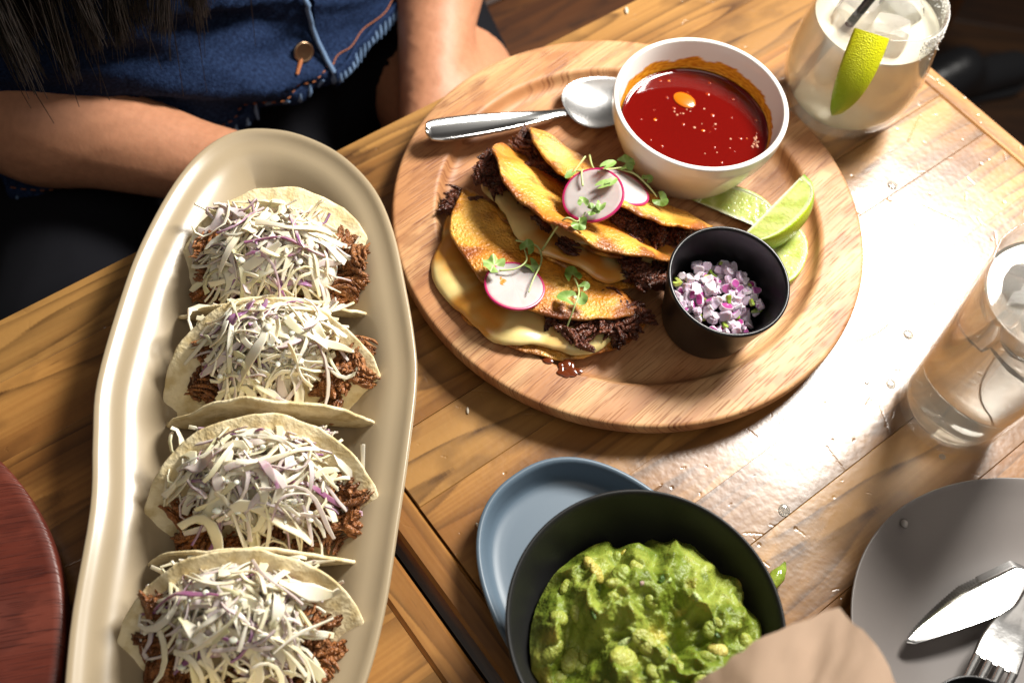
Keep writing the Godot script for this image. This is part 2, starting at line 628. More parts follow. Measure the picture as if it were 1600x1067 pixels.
func materials():
	var pine := wood_tex(2048, 512, 11, 9.0, 5.0, Color(0.075, 0.028, 0.007), Color(0.29, 0.130, 0.032), Color(0.47, 0.245, 0.068), 0.06, 0.80)
	var acacia := wood_tex(1536, 1024, 23, 9.0, 4.0, Color(0.18, 0.060, 0.020), Color(0.43, 0.200, 0.080), Color(0.56, 0.325, 0.150), 0.33, 0.45, 7, 0.5, 36, 0.36)
	var dents := scratch_tex(2048, 512)
	M.planks = []
	for c in [[0.96, 0.96, 0.96], [0.72, 0.69, 0.66], [1.10, 1.04, 0.98], [0.84, 0.78, 0.72], [0.60, 0.58, 0.57]]:
		M.planks.append(mat("varnished_pine", lin(c[0] * 0.78, c[1] * 0.77, c[2] * 0.76), 0.28, {"tex": pine[0], "height": dents, "hs": 0.06, "spec": 0.58}))
	M.board = mat("oiled_board_wood", lin(1, 1, 1), 0.5, {"tex": acacia[0], "height": acacia[1], "hs": 0.03, "spec": 0.4})
	M.redboard = mat("red_stained_wood", lin(0.27, 0.10, 0.12), 0.45, {"tex": acacia[0], "height": acacia[1], "hs": 0.03})
	M.bench = mat("dark_bench_wood", lin(0.24, 0.155, 0.09), 0.5, {"tex": pine[0], "height": pine[1], "hs": 0.03})
	M.floor = mat("dark_floor_wood", lin(0.10, 0.075, 0.06), 0.55, {"tex": pine[0]})
	M.iron = mat("black_cast_iron", lin(0.012, 0.012, 0.013), 0.5)
	M.platter = mat("cream_glaze", lin(0.365, 0.288, 0.185), 0.27, {"spec": 0.5})
	M.white = mat("white_glaze", lin(0.78, 0.76, 0.72), 0.12, {"vc": true})
	M.blue = mat("blue_grey_glaze", lin(0.090, 0.130, 0.172), 0.46, {"spec": 0.55})
	M.charcoal = mat("charcoal_glaze", lin(0.010, 0.010, 0.010), 0.5, {"spec": 0.4})
	M.black = mat("black_melamine", lin(0.010, 0.010, 0.011), 0.30)
	M.grey = mat("taupe_grey_glaze", lin(0.165, 0.145, 0.135), 0.44, {"spec": 0.6})
	M.steel = mat("polished_steel", lin(0.60, 0.59, 0.58), 0.16, {"metal": 1.0})
	M.steel_worn = mat("worn_steel", lin(0.56, 0.55, 0.54), 0.27, {"metal": 1.0, "height": noise_tex(256, 0.03, 3, Color.BLACK, Color.WHITE, 4), "hs": 0.004, "tri": 20.0})
	M.tortilla = mat("corn_tortilla", lin(1, 1, 1), 0.72, {"tex": noise_tex(512, 0.012, 4, lin(0.66, 0.52, 0.27), lin(0.88, 0.76, 0.49), 8, 0.42, 0.2), "height": noise_tex(512, 0.05, 3, Color.BLACK, Color.WHITE, 9), "hs": 0.025, "spec": 0.3})
	M.fried = mat("fried_tortilla", lin(1, 1, 1), 0.38, {"vc": true, "height": noise_tex(512, 0.05, 3, Color.BLACK, Color.WHITE, 10), "hs": 0.07, "tri": 12.0})
	M.slaw = mat("dressed_cabbage", lin(1, 1, 1), 0.34, {"vc": true, "sss": 0.10, "back": Color(0.60, 0.55, 0.42), "coat": 0.35, "coat_rough": 0.2})
	M.cream = mat("creamy_dressing", lin(0.80, 0.75, 0.63), 0.3, {"sss": 0.2})
	M.pork = mat("braised_pork", lin(1, 1, 1), 0.36, {"vc": true, "height": noise_tex(256, 0.06, 3, Color.BLACK, Color.WHITE, 12), "hs": 0.12, "tri": 30.0})
	M.beef = mat("dark_braised_beef", lin(1, 1, 1), 0.30, {"vc": true, "height": noise_tex(256, 0.06, 3, Color.BLACK, Color.WHITE, 13), "hs": 0.12, "tri": 30.0})
	M.cheese = mat("melted_cheese", lin(1, 1, 1), 0.27, {"vc": true, "sss": 0.15})
	M.radish = mat("radish_flesh", lin(0.50, 0.43, 0.42), 0.42, {"spec": 0.28, "vc": true, "sss": 0.2})
	M.radish_skin = mat("radish_skin", lin(0.42, 0.015, 0.10), 0.3)
	M.leaf = mat("herb_leaf", lin(1, 1, 1), 0.42, {"vc": true, "back": Color(0.2, 0.3, 0.05)})
	M.stem = mat("herb_stem", lin(0.42, 0.50, 0.19), 0.4)
	M.broth = mat("red_broth", lin(0.105, 0.002, 0.001), 0.05, {"coat": 0.6, "coat_rough": 0.03})
	M.oil = mat("orange_oil", lin(0.52, 0.115, 0.002), 0.2)
	M.oil_thin = mat("red_oil", lin(0.26, 0.022, 0.002), 0.08)
	M.bubble = mat("fat_bubble", lin(0.55, 0.26, 0.16), 0.15)
	M.onion = mat("diced_red_onion", lin(1, 1, 1), 0.22, {"vc": true, "sss": 0.15})
	M.guac = mat("mashed_avocado", lin(0.78, 0.80, 0.74), 0.48, {"vc": true, "sss": 0.08, "height": noise_tex(512, 0.03, 4, Color.BLACK, Color.WHITE, 14), "hs": 0.06, "tri": 18.0})
	M.rind = mat("lime_rind", lin(1, 1, 1), 0.28, {"vc": true, "height": noise_tex(256, 0.07, 2, Color.BLACK, Color.WHITE, 15), "hs": 0.022, "tri": 40.0})
	M.pulp = mat("lime_pulp", lin(1, 1, 1), 0.18, {"vc": true, "sss": 0.15, "height": noise_tex(256, 0.05, 3, Color.BLACK, Color.WHITE, 16), "hs": 0.025, "tri": 22.0})
	M.wall = mat("clear_glass_wall", Color(1, 1, 1, 0.03), 0.0, {"pane": true})
	M.glass = mat("clear_glass", Color(1, 1, 1, 0.0), 0.0, {"refr": 0.05})
	M.water = mat("iced_water", Color(0.86, 0.84, 0.80, 0.20), 0.0, {"refr": 0.033})
	M.ice = mat("ice", Color(1, 1, 1, 0.07), 0.03, {"refr": 0.006})
	M.marg = mat("cloudy_lime_drink", Color(0.88, 0.86, 0.78, 0.50), 0.10, {"refr": 0.033})
	M.crumb = mat("pale_crumb", lin(0.62, 0.54, 0.42), 0.6)
	M.gravy = mat("meat_juice", lin(0.11, 0.022, 0.006), 0.12)
	M.straw = mat("black_straw", lin(0.012, 0.012, 0.014), 0.25)
	M.salt = mat("rim_salt", lin(0.82, 0.81, 0.78), 0.5)
	M.paper = mat("brown_parchment", lin(0.56, 0.45, 0.36), 0.6, {"back": Color(0.9, 0.78, 0.68)})
	M.chip = mat("fried_chip", lin(0.50, 0.20, 0.04), 0.5, {"height": noise_tex(256, 0.05, 3, Color.BLACK, Color.WHITE, 17), "hs": 0.1, "tri": 14.0})
	M.skin = mat("skin", lin(0.48, 0.215, 0.115), 0.55, {"sss": 0.06, "tex": noise_tex(512, 0.02, 4, lin(0.86, 0.84, 0.82), lin(1, 1, 1), 27, 0.45, 0.3), "height": noise_tex(256, 0.08, 3, Color.BLACK, Color.WHITE, 18), "hs": 0.006, "tri": 12.0})
	M.denim = mat("dark_denim", lin(1, 1, 1), 0.8, {"tex": noise_tex(512, 0.09, 4, lin(0.004, 0.008, 0.025), lin(0.022, 0.044, 0.108), 19, 0.5, 0.35), "height": noise_tex(512, 0.2, 2, Color.BLACK, Color.WHITE, 20), "hs": 0.05, "tri": 7.0, "spec": 0.2})
	M.denim_light = mat("worn_denim_edge", lin(0.11, 0.18, 0.30), 0.8)
	M.thread = mat("rust_thread", lin(0.30, 0.09, 0.02), 0.7)
	M.cloth = mat("black_cloth", lin(0.007, 0.007, 0.009), 0.95, {"spec": 0.2})
	M.brass = mat("aged_brass_button", lin(0.50, 0.33, 0.20), 0.3, {"metal": 1.0})
	M.hair = mat("dark_brown_hair", lin(0.008, 0.005, 0.004), 0.5)
	M.shoe = mat("black_leather", lin(0.015, 0.015, 0.017), 0.35)

func room():
	var fl := Node3D.new()
	fl.name = "floor"
	fl.set_meta("kind", "structure")
	fl.set_meta("label", "dark brown wooden floor below the tables")
	add_child(fl)
	for k in 16:
		var b := part("floorboard", plank(5.0, 0.148, 0.02, 0.002, Vector2(rng.randf(), rng.randf()), 0.4), M.floor, fl)
		b.position = Vector3(0, -0.75, -2.6 + k * 0.15)
	var bench := thing("bench", "dark brown wooden bench seat under the person behind the table", "bench", Vector3(-0.15, -0.29, -0.83))
	bench.rotation.y = PI / 4
	for k in 3:
		var b := part("seat_board", plank(1.7, 0.128, 0.035, 0.004, Vector2(rng.randf() * 0.3, rng.randf()), 0.833), M.bench, bench)
		b.position = Vector3(0.1, 0, -0.13 + k * 0.131)
	for x in [-0.6, 0.8]:
		var b := part("leg", plank(0.05, 0.36, 0.42, 0.003, Vector2.ZERO, 0.8), M.bench, bench)
		b.position = Vector3(x, -0.037, 0)
	# shoe seen blurred on the floor beyond the right corner
	var sh := thing("shoe", "black leather shoe lying in shadow on the floor beyond the table corner", "shoe", Vector3(0.66, -0.75, -1.42))
	sh.rotation.y = 0.5
	var bones := [[Vector3(0, 0.035, 0), Vector3(0.15, 0.028, 0), 0.036, 0.032], [Vector3(-0.03, 0.05, 0), Vector3(0.02, 0.07, 0), 0.036, 0.036]]
	part("upper", skin(bones, 0.008, 0.03), M.shoe, sh)
	part("sole", dish(smooth_loop([Vector2(-0.07, 0), Vector2(-0.04, 0.036), Vector2(0.06, 0.034), Vector2(0.15, 0.038), Vector2(0.186, 0), Vector2(0.15, -0.036), Vector2(0.06, -0.034), Vector2(-0.04, -0.036)]), [Vector2(0, 0), Vector2(0, 0.012)]), M.shoe, sh)

func uvpos(u: float, v: float, y := 0.0) -> Vector3:   # table axes: u along the far edge to the right, v towards the camera
	return Vector3((u + v) * 0.70711, y, (v - u) * 0.70711)

func tables():
	var q := sqrt(0.5)
	var t1 := thing("dining_table", "varnished plank table on the right, under the round board and both glasses", "table", Vector3(0, -0.75, 0), "two dining tables pushed side by side")
	var t2 := thing("dining_table", "varnished plank table on the left, under the long taco platter and the red board", "table", Vector3(0, -0.75, 0), "two dining tables pushed side by side")
	var edges := [-0.4554, -0.402, -0.352, -0.3, -0.243, -0.196, -0.139, -0.101, -0.0611, -0.006, 0.047, 0.105, 0.16, 0.21]
	var tone := [0, 1, 2, 3, 0, 2, 3, 1, 0, 3, 2, 0, 1]
	for side in 2:
		var t: Node3D = [t1, t2][side]
		var u0: float = [0.1407, -0.40][side]
		var u1: float = [0.6722, 0.0925][side]
		for i in edges.size() - 1:
			var v0: float = edges[i] - (0.0 if side == 0 or i == 0 else 0.011)
			var v1: float = edges[i + 1] - (0.0 if side == 0 else 0.011)
			var k: int = tone[(i + side * 4) % tone.size()]
			var o := part("plank", plank(u1 - u0 - 0.0004, v1 - v0 - (0.0004 if i % 4 == 0 else 0.0), 0.032, 0.0005 if i % 4 == 0 else 0.00012, Vector2(rng.randf_range(0, 0.5), rng.randf_range(0, 0.7)), 0.833), M.planks[k], t)
			o.position = uvpos((u0 + u1) * 0.5, (v0 + v1) * 0.5, 0.75)
			o.rotation.y = PI / 4
		for e in ([[0.1209, 0.1402], [0.6727, 0.691]] if side == 0 else [[0.093, 0.1122], [-0.42, -0.4005]]):
			var o := part("end_strip", plank(0.665, e[1] - e[0], 0.04, 0.0022, Vector2(rng.randf_range(0, 0.4), rng.randf_range(0, 0.7)), 0.833), M.planks[2], t)
			o.position = uvpos((e[0] + e[1]) * 0.5, -0.4554 + 0.3325, 0.7497)
			o.rotation.y = -PI / 4
		for u in [u0 + 0.03, u1 - 0.03]:
			for v in [-0.41, 0.16]:
				var o := part("leg", plank(0.06, 0.06, 0.716, 0.002, Vector2.ZERO, 0.8), M.bench, t)
				o.position = uvpos(u, v, 0.716)
				o.rotation.y = PI / 4
	# drops of water on the varnish
	var drops := [[0.2672, -0.4176, 0.0040, "ring shaped water drop on the table between round board and water glass"], [0.2536, -0.3765, 0.0032, "long water drop on the table left of the water glass"], [0.2372, -0.3745, 0.0018, "tiny round water drop on the table right of the round board"], [0.2615, -0.5475, 0.0042, "flat curved puddle on the table below the lime drink"], [0.2850, -0.3285, 0.0022, "small water drop at the foot of the water glass"], [0.1825, -0.2742, 0.0033, "round water drop beside a plank seam above the guacamole"]]
	for d in drops:
		var w := lump(Vector3(d[2], d[2] * 0.16, d[2] * rng.randf_range(0.7, 1.3)), 0.12, 0.9, 20, 10)
		var o := add(numbered("water_drop"), w, M.water)
		o.position = Vector3(d[0], d[2] * 0.08, d[1])
		o.set_meta("label", d[3])
		o.set_meta("category", "water drop")

	var crumbs := [[-0.0020, -0.2320, 0.0030, "white crumb on the table at the left of the blue plate"], [0.0052, -0.2373, 0.0022, "smaller white crumb on the table at the left of the blue plate"], [0.0492, -0.6845, 0.0034, "white crumb at the far table edge behind the round board"], [0.0242, -0.2700, 0.0026, "pale sliver on the table between the round board and the blue plate"], [-0.0208, -0.3073, 0.0024, "pale crumb on the table between the platter and the round board"]]
	for d in crumbs:
		var o := add(numbered("crumb"), lump(Vector3(d[2], d[2] * 0.35, d[2] * 0.38), 0.3, 0.5, 12, 8), M.crumb)
		o.position = Vector3(d[0], d[2] * 0.3, d[1])
		o.rotation.y = rng.randf() * TAU
		o.set_meta("label", d[3])
		o.set_meta("category", "crumb")
		o.set_meta("group", "pale crumbs on the table")

# ---------------------------------------------------------------- the long platter with four tacos
func platter_and_tacos():
	var pts := [Vector2(-0.2061, -0.1263), Vector2(-0.2181, -0.1943), Vector2(-0.2301, -0.2346), Vector2(-0.2401, -0.2725), Vector2(-0.2448, -0.3323), Vector2(-0.2448, -0.3737), Vector2(-0.2384, -0.4233), Vector2(-0.2270, -0.4560), Vector2(-0.2080, -0.4765), Vector2(-0.1803, -0.4825), Vector2(-0.1540, -0.4780), Vector2(-0.1300, -0.4662), Vector2(-0.1060, -0.4440), Vector2(-0.0877, -0.4127), Vector2(-0.0720, -0.3720), Vector2(-0.0600, -0.3370), Vector2(-0.0528, -0.3073), Vector2(-0.0490, -0.2610), Vector2(-0.0465, -0.2140), Vector2(-0.0445, -0.1620), Vector2(-0.0480, -0.1180), Vector2(-0.0600, -0.0700), Vector2(-0.0840, -0.0390), Vector2(-0.1200, -0.0280), Vector2(-0.1600, -0.0370), Vector2(-0.1880, -0.0680)]
	var out := smooth_loop(pts, 5)
	var pr := rounded([Vector3(0.030, 0.0, 0), Vector3(0.024, 0.0015, 0.003), Vector3(0.0, 0.0295, 0.002), Vector3(0.0012, 0.0325, 0.0012), Vector3(0.0040, 0.0322, 0.002), Vector3(0.0095, 0.0285, 0.004), Vector3(0.0200, 0.0255, 0.007), Vector3(0.0310, 0.0165, 0.006), Vector3(0.0390, 0.0085, 0.008), Vector3(0.052, 0.0062, 0)], 8)
	var o := add(numbered("platter"), dish(out, pr), M.platter)
	o.set_meta("label", "long cream glazed platter with wavy rim holding four slaw tacos")
	o.set_meta("category", "platter")
	var tc := [
		[Vector3(-0.1526, 0.0065, -0.3507), 12.0, 1.25, 0.42, 31, "corn taco with white and purple slaw, farthest along the cream platter"],
		[Vector3(-0.1360, 0.0065, -0.2773), 10.0, 1.42, 0.76, 47, "slaw taco second from the far end, between two others on the cream platter"],
		[Vector3(-0.1226, 0.0065, -0.1924), 9.5, 1.40, 0.72, 63, "slaw taco third from the far end, with a curled purple strip on top"],
		[Vector3(-0.1137, 0.0065, -0.1150), 10.0, 1.40, 0.74, 82, "slaw taco nearest the bottom edge of the photo on the cream platter"]]
	for c in tc:
		slaw_back = 0.0 if c[4] == 31 else 0.009
		slaw_taco(c[0], c[1], c[2], c[3], c[4], c[5])

func slaw_taco(at: Vector3, turn: float, near: float, far: float, seed_: int, label: String):
	rng.seed = seed_ * 977
	var t := thing("taco", label, "taco", at, "four slaw tacos on the cream platter")
	t.rotation.y = deg_to_rad(turn)
	var fold := Fold.new(0.066, 0.011, near, far, 2.0, 1.5)
	part("tortilla", tortilla(fold, 0.066, 0.0024, 0.0035, seed_, null, 0.012, 0.011 if seed_ == 47 else 0.018), M.tortilla, t)
	# pulled pork below the slaw, longest at both ends
	for k in 34:
		var e := -1.0 if k < 11 else 1.0
		var x := e * rng.randf_range(0.030, 0.048 if k < 11 else 0.054) if k < 27 else rng.randf_range(-0.04, 0.04)
		var z := rng.randf_range(-0.040, -0.004) if k < 27 else rng.randf_range(-0.012, 0.002)
		var g := rng.randf()
		var dark := Color(0.095, 0.030, 0.009).lerp(Color(0.30, 0.105, 0.028), g)
		var o := part("meat_chunk", shredded(rng.randf_range(0.007, 0.012), rng.randf_range(0.0045, 0.007), rng.randi_range(14, 22), dark, dark.lerp(Color(0.44, 0.19, 0.07), 0.65)), M.pork, t)
		o.position = Vector3(x, 0.005 + maxf(0.0, -z - 0.008) * 0.64 + rng.randf() * 0.010, z)
		o.rotation = Vector3(rng.randf_range(-0.6, 0.6), rng.randf() * TAU, rng.randf_range(-0.5, 0.5))
	for k in 34:
		var m := lump(Vector3(rng.randf_range(0.0010, 0.0026), rng.randf_range(0.0007, 0.0014), rng.randf_range(0.0010, 0.0022)), 0.4, 0.4, 10, 8)
		var o := part("dressing", m, M.cream, t)
		var x := rng.randf_range(-0.030, 0.030)
		var z := rng.randf_range(-0.044, -0.006)
		o.position = Vector3(x, mound(x, z) * rng.randf_range(0.86, 1.03), z)
	for k in 5:   # dressed cabbage massed inside the heap
		var m := lump(Vector3(rng.randf_range(0.014, 0.020), rng.randf_range(0.009, 0.012), rng.randf_range(0.011, 0.014)), 0.32, 0.10, 30, 22)
		var o := part("dressing", m, M.cream, t)
		o.position = Vector3(-0.024 + k * 0.012, 0.027 + 0.006 * sin(k * PI / 4.0), -0.026 - slaw_back + rng.randf_range(-0.005, 0.005))
		o.rotation.y = rng.randf() * TAU
	for k in 255:
		var r := sqrt(rng.randf())
		var a := rng.randf() * TAU
		var x := 0.002 + cos(a) * r * 0.037
		var z := sin(a) * r * 0.033 - 0.027 - slaw_back
		var head := rng.randfn(0.15, 0.85)
		var length := rng.randf_range(0.018, 0.050)
		var curve := rng.randfn(0.0, 58.0)
		var lay := rng.randf_range(0.70, 1.0) + (0.08 if k > 205 else 0.0)
		var wide: float = [rng.randf_range(0.0012, 0.0024), rng.randf_range(0.0012, 0.0024), rng.randf_range(0.0024, 0.0044), rng.randf_range(0.0020, 0.0036), rng.randf_range(0.0045, 0.0080)][(k * 7) % 5 if k % 3 else (k * 7) % 4]
		var lift := rng.randf_range(-0.001, 0.007) if rng.randf() < 0.4 else 0.0
		var snake := rng.randf_range(-0.32, 0.32)
		var wob := rng.randf_range(0.0, 0.0016)
		var ph := rng.randf() * TAU
		var pts := []
		var ws := []
		var ns := []
		var cs := []
		var kind := rng.randf()
		var pale := Color(0.93, 0.83, 0.59).lerp(Color(0.79, 0.75, 0.40), rng.randf() * rng.randf())
		var white := Color(0.95, 0.88, 0.73)
		var purple := Color(0.27, 0.10, 0.28).lerp(Color(0.42, 0.16, 0.30), rng.randf())
		var np := 9
		x -= cos(head) * length * 0.5
		z -= sin(head) * length * 0.5
		var tilt := rng.randf_range(-0.9, 0.9)
		for i in np:
			var f := float(i) / (np - 1)
			z = clampf(z, -0.062, 0.010)
			x = clampf(x, -0.052, 0.057)
			var y := mound(x, z) * lay + lift * pow(absf(f - 0.5) * 2.0, 2.0) * (1.0 if f > 0.5 else 0.3) + sin(f * 9.0 + ph) * wob
			pts.append(Vector3(x, y, z))
			ws.append(wide * (0.58 + 0.42 * pow(sin(PI * clampf(f * 0.9 + 0.05, 0, 1)), 0.5)) * (1.0 + 0.35 * sin(f * 7.0 + ph)))
			var e := 0.002
			var n := Vector3(mound(x - e, z) - mound(x + e, z), 2.0 * e, mound(x, z - e) - mound(x, z + e)).normalized()
			ns.append((n + Vector3(cos(head + PI / 2), 0, sin(head + PI / 2)) * (tilt + 0.6 * sin(f * 4.0 + ph))).normalized())
			var c := pale.lerp(white, clampf(nz.get_noise_2d(k * 40.0, f * 120.0) * 2.0 + 0.5, 0, 1))
			if kind < 0.22: cs.append([purple.lerp(c, 0.15 + 0.3 * f), c.lerp(Color(0.62, 0.45, 0.60), 0.5), c])
			elif kind < 0.31: cs.append([purple, purple.lerp(c, clampf(0.3 + nz.get_noise_2d(k * 31.0, f * 200.0) * 1.5, 0.0, 0.9)), purple.lerp(c, 0.2)])
			else: cs.append([c, c, c])
			head += curve * length / np + snake * cos(f * 8.0 + ph)
			x += cos(head) * length / (np - 1)
			z += sin(head) * length / (np - 1)
		part("cabbage_shred", ribbon(pts, ws, rng.randf_range(0.0008, 0.0014), ns, cs), M.slaw, t)

var slaw_back := 0.0

func mound(x: float, z: float) -> float:   # the upper surface of a taco's slaw
	return maxf(0.013 + slaw_back * 0.5 + 0.043 * exp(-pow(pow(x / 0.049, 2.0) + pow((z + 0.025 + slaw_back) / 0.034, 2.0), 1.5)), 0.006 + clampf(-z - 0.010, 0.0, 0.045) * 0.72)

# ---------------------------------------------------------------- the round board: three fried tacos, garnish, spoon, broth, onion cup, limes
func browned(r: float, a: float, s: float, t: float, seed_: int) -> Color:
	var base := Color(0.62, 0.245, 0.022).lerp(Color(0.73, 0.385, 0.070), clampf(nz.get_noise_2d(s * 2500.0, t * 2500.0 + seed_ * 91.0) * 1.6 + 0.5, 0, 1))
	var red := clampf(nz.get_noise_2d(s * 1100.0 + 500.0, t * 1100.0 + seed_ * 43.0) * 3.2 - 0.25, 0, 1)
	base = base.lerp(Color(0.46, 0.11, 0.012), red * 0.75)
	var toast := clampf(nz.get_noise_2d(s * 4500.0, t * 4500.0 + seed_ * 17.0) * 4.0 - 0.9, 0, 1)
	base = base.lerp(Color(0.16, 0.045, 0.012), toast * 0.5)
	var crust := clampf((r - 0.93) * 14.0 + nz.get_noise_2d(cos(a) * 300.0, sin(a) * 300.0 + seed_ * 9.0) * 3.4 - 0.6, 0, 1)
	return base.lerp(Color(0.15, 0.026, 0.010), crust * 0.75)

func board_and_birria():
	M.tacos = []
	M.slices = []
	rng.seed = 515
	var c := Vector3(0.0665, 0, -0.4666)
	var pr := rounded([Vector3(0.0001, 0.0005, 0), Vector3(0.150, 0.0005, 0.002), Vector3(0.1605, 0.008, 0.006), Vector3(0.1640, 0.0135, 0.004), Vector3(0.1635, 0.0220, 0.0028), Vector3(0.150, 0.0224, 0.004), Vector3(0.1335, 0.0220, 0.0030), Vector3(0.1290, 0.0125, 0.006), Vector3(0.115, 0.0117, 0.004), Vector3(0.0001, 0.0117, 0)], 6)
	var g := deg_to_rad(52.0)
	var full := []
	for p in pr: full.append(p)
	var m := lathe(full, 128)
	# planar grain: u along the grain
	var arr := m.surface_get_arrays(0)
	var uv := PackedVector2Array()
	for p in arr[Mesh.ARRAY_VERTEX]:
		uv.append(Vector2((p.x * cos(g) - p.z * sin(g)) / 0.5 + 0.5, (p.x * sin(g) + p.z * cos(g) + p.y * 0.6) / 0.36 + 0.5))
	arr[Mesh.ARRAY_TEX_UV] = uv
	var bm := ArrayMesh.new()
	bm.add_surface_from_arrays(Mesh.PRIMITIVE_TRIANGLES, arr)
	var o := add(numbered("serving_board"), bm, M.board)
	o.position = c
	o.set_meta("label", "round pale wooden serving board with a recessed middle and raised rim")
	o.set_meta("category", "serving board")
	birria(Vector3(0.0185, 0.0125, -0.4245), -29.0, 0.17, 0.36, 0.077, 3, "fried orange taco lying flattest and nearest the camera on the round board", 4.0, [[0.02, 0.10, 14, 0.7, 1.05], [0.66, 0.97, 52, 0.6, 1.05]])
	birria(Vector3(0.0372, 0.0130, -0.4643), -31.0, 0.42, 0.76, 0.075, 8, "fried taco in the middle of the three on the round board, dark crisp edge", 4.5, [[0.06, 0.24, 34, 0.78, 1.10], [0.80, 0.97, 42, 0.75, 1.10], [0.3, 0.6, 5, 0.6, 0.9]])
	birria(Vector3(0.0560, 0.0130, -0.4880), -26.0, 0.38, 0.76, 0.075, 14, "fried taco farthest back on the round board, beside the broth bowl", 4.5, [[0.04, 0.26, 40, 0.65, 1.06], [0.60, 0.92, 52, 0.5, 0.9]])
	var drip := thing("sauce_drip", "glossy red brown meat juice spilled on the board below the nearest fried taco", "sauce", Vector3(0.0290, 0.0224, -0.3345))
	for k in 9:
		var w := part("drop", lump(Vector3(rng.randf_range(0.0014, 0.0052), 0.0007, rng.randf_range(0.0012, 0.0036)), 0.3, 0.3, 16, 8), M.gravy, drip)
		w.position = Vector3(rng.randfn(0.004, 0.006), 0.0001, rng.randfn(-0.001, 0.003))
	garnish()
	spoon()
	broth_bowl()
	onion_cup()
	# limes
	lime_wedge(Vector3(0.1609, 0.034, -0.4801), Vector3(-0.58, -0.16, 0.80), Vector3(0.66, -0.06, 0.62), 0.034, 0.0245, 1.15, "lime wedge on top of two others beside the black onion cup")
	lime_wedge(Vector3(0.1404, 0.019, -0.4788), Vector3(0.85, 0.02, 0.28), Vector3(0.10, -0.30, -0.95), 0.030, 0.0235, 1.1, "lime wedge lying flat between the broth bowl and the upper lime wedge")
	lime_wedge(Vector3(0.1667, 0.018, -0.4554), Vector3(-0.25, 0.0, 0.96), Vector3(0.92, -0.35, 0.24), 0.030, 0.0235, 1.1, "lime wedge lying lowest at the right, half under the upper lime wedge")

func birria(at: Vector3, turn: float, low: float, high: float, radius: float, seed_: int, label: String, droop: float, meat: Array):
	rng.seed = seed_ * 1313
	var t := thing("fried_taco", label, "taco", at, "three fried cheese tacos on the round board")
	t.rotation = Vector3(0, deg_to_rad(turn), 0)
	var fold := Fold.new(radius, 0.0075 if seed_ == 3 else 0.010, low, PI - high, 0.0, droop)
	M.tacos.append([t.transform, fold, radius])
	part("tortilla", tortilla(fold, radius, 0.0026, 0.0045, seed_, func(r, a, s, tt): return browned(r, a, s, tt, seed_), 0.02, -0.008 if seed_ == 3 else (0.008 if seed_ == 8 else -0.003)), M.fried, t)
	# melted cheese on the lower half, running past the edge here and there
	var v := PackedVector3Array()
	var col := PackedColorArray()
	var na := 130
	var rows := [[0.30, 1.0], [0.55, 1.0], [0.75, 1.0], [0.90, 1.0], [0.97, 0.75], [1.0, 0.2], [0.985, -0.4], [0.9, -0.5], [0.3, -0.5]]
	for r in rows:
		for i in na:
			var a := PI + 0.16 + (PI - 0.32) * i / (na - 1)
			var ooze := 1.0 + 0.075 * sin(i * 0.11 + seed_) * sin(i * 0.067 + seed_ * 2.0) + 0.05 * nz.get_noise_2d(i * 2.6, seed_ * 70.0)
			var fa := float(i) / (na - 1)
			if seed_ == 3: ooze += 0.07 * exp(-pow((fa - 0.40) / 0.10, 2.0)) + 0.04 * exp(-pow((fa - 0.20) / 0.07, 2.0))
			if i == 0 or i == na - 1: ooze *= 0.93
			var rad: float = radius * r[0] * ooze
			var s := cos(a) * rad
			var tt: float = sin(a) * rad - (0.008 if seed_ == 3 else (-0.006 if seed_ == 8 else 0.003)) * r[0]
			var y: float = 0.0045 + r[1] * 0.0032 + nz.get_noise_2d(s * 2200.0, tt * 2200.0 + seed_ * 61.0) * 0.0030
			var over := maxf(0.0, rad - radius * 0.98)
			v.append(fold.point(s, tt, y - over * 0.55))
			var brown := clampf(nz.get_noise_2d(s * 1900.0, tt * 1900.0 + seed_ * 23.0) * 3.2 + 0.35, 0, 1)
			col.append(Color(0.72, 0.54, 0.22).lerp(Color(0.60, 0.235, 0.025), brown * 0.9))
	part("melted_cheese", build(v, quads(na, rows.size(), false), PackedVector2Array(), col, true), M.cheese, t)
	var spots := []
	for m in meat:
		for k in m[2]: spots.append([PI + PI * rng.randf_range(m[0], m[1]), rng.randf_range(m[3], m[4])])
	for sp in spots:
		var a: float = sp[0]
		var rr: float = radius * sp[1]
		var s := cos(a) * rr
		var tt := sin(a) * rr
		var gap := lerpf(0.002, 0.055, clampf((high - low) * absf(tt) / radius, 0.0, 1.0)) * 0.45
		var base := Color(0.030, 0.009, 0.006).lerp(Color(0.105, 0.030, 0.016), rng.randf())
		var m2 := shredded(rng.randf_range(0.006, 0.011), rng.randf_range(0.0035, 0.006), rng.randi_range(9, 14), base, base.lerp(Color(0.20, 0.062, 0.030), 0.6))
		var o := part("meat_chunk", m2, M.beef, t)
		o.position = fold.point(s, tt, 0.007 + rng.randf() * (0.006 + gap))
		o.rotation = Vector3(rng.randf_range(-0.6, 0.6), rng.randf() * TAU, rng.randf_range(-0.3, 0.3))

# height of the uppermost fried taco under a point
func top_at(x: float, z: float) -> float:
	var best := 0.012
	for e in M.tacos:
		var inv: Transform3D = (e[0] as Transform3D).affine_inverse()
		var q := inv * Vector3(x, 0, z)
		if absf(q.x) > e[2] * 0.99: continue
		var reach := sqrt(e[2] * e[2] - q.x * q.x)
		for k in 60:
			var t := reach * k / 59.0
			var p: Vector3 = (e[1] as Fold).point(q.x, t, -0.0016)
			if absf(p.z - q.z) < 0.0016: best = maxf(best, p.y + (e[0] as Transform3D).origin.y)
	for e in M.slices:
		var d: Vector3 = Vector3(x, 0, z) - e[0]
		if Vector2(d.x, d.z).length() < e[2]: best = maxf(best, e[0].y - (d.x * e[1].x + d.z * e[1].z) / e[1].y + 0.0008)
	return best

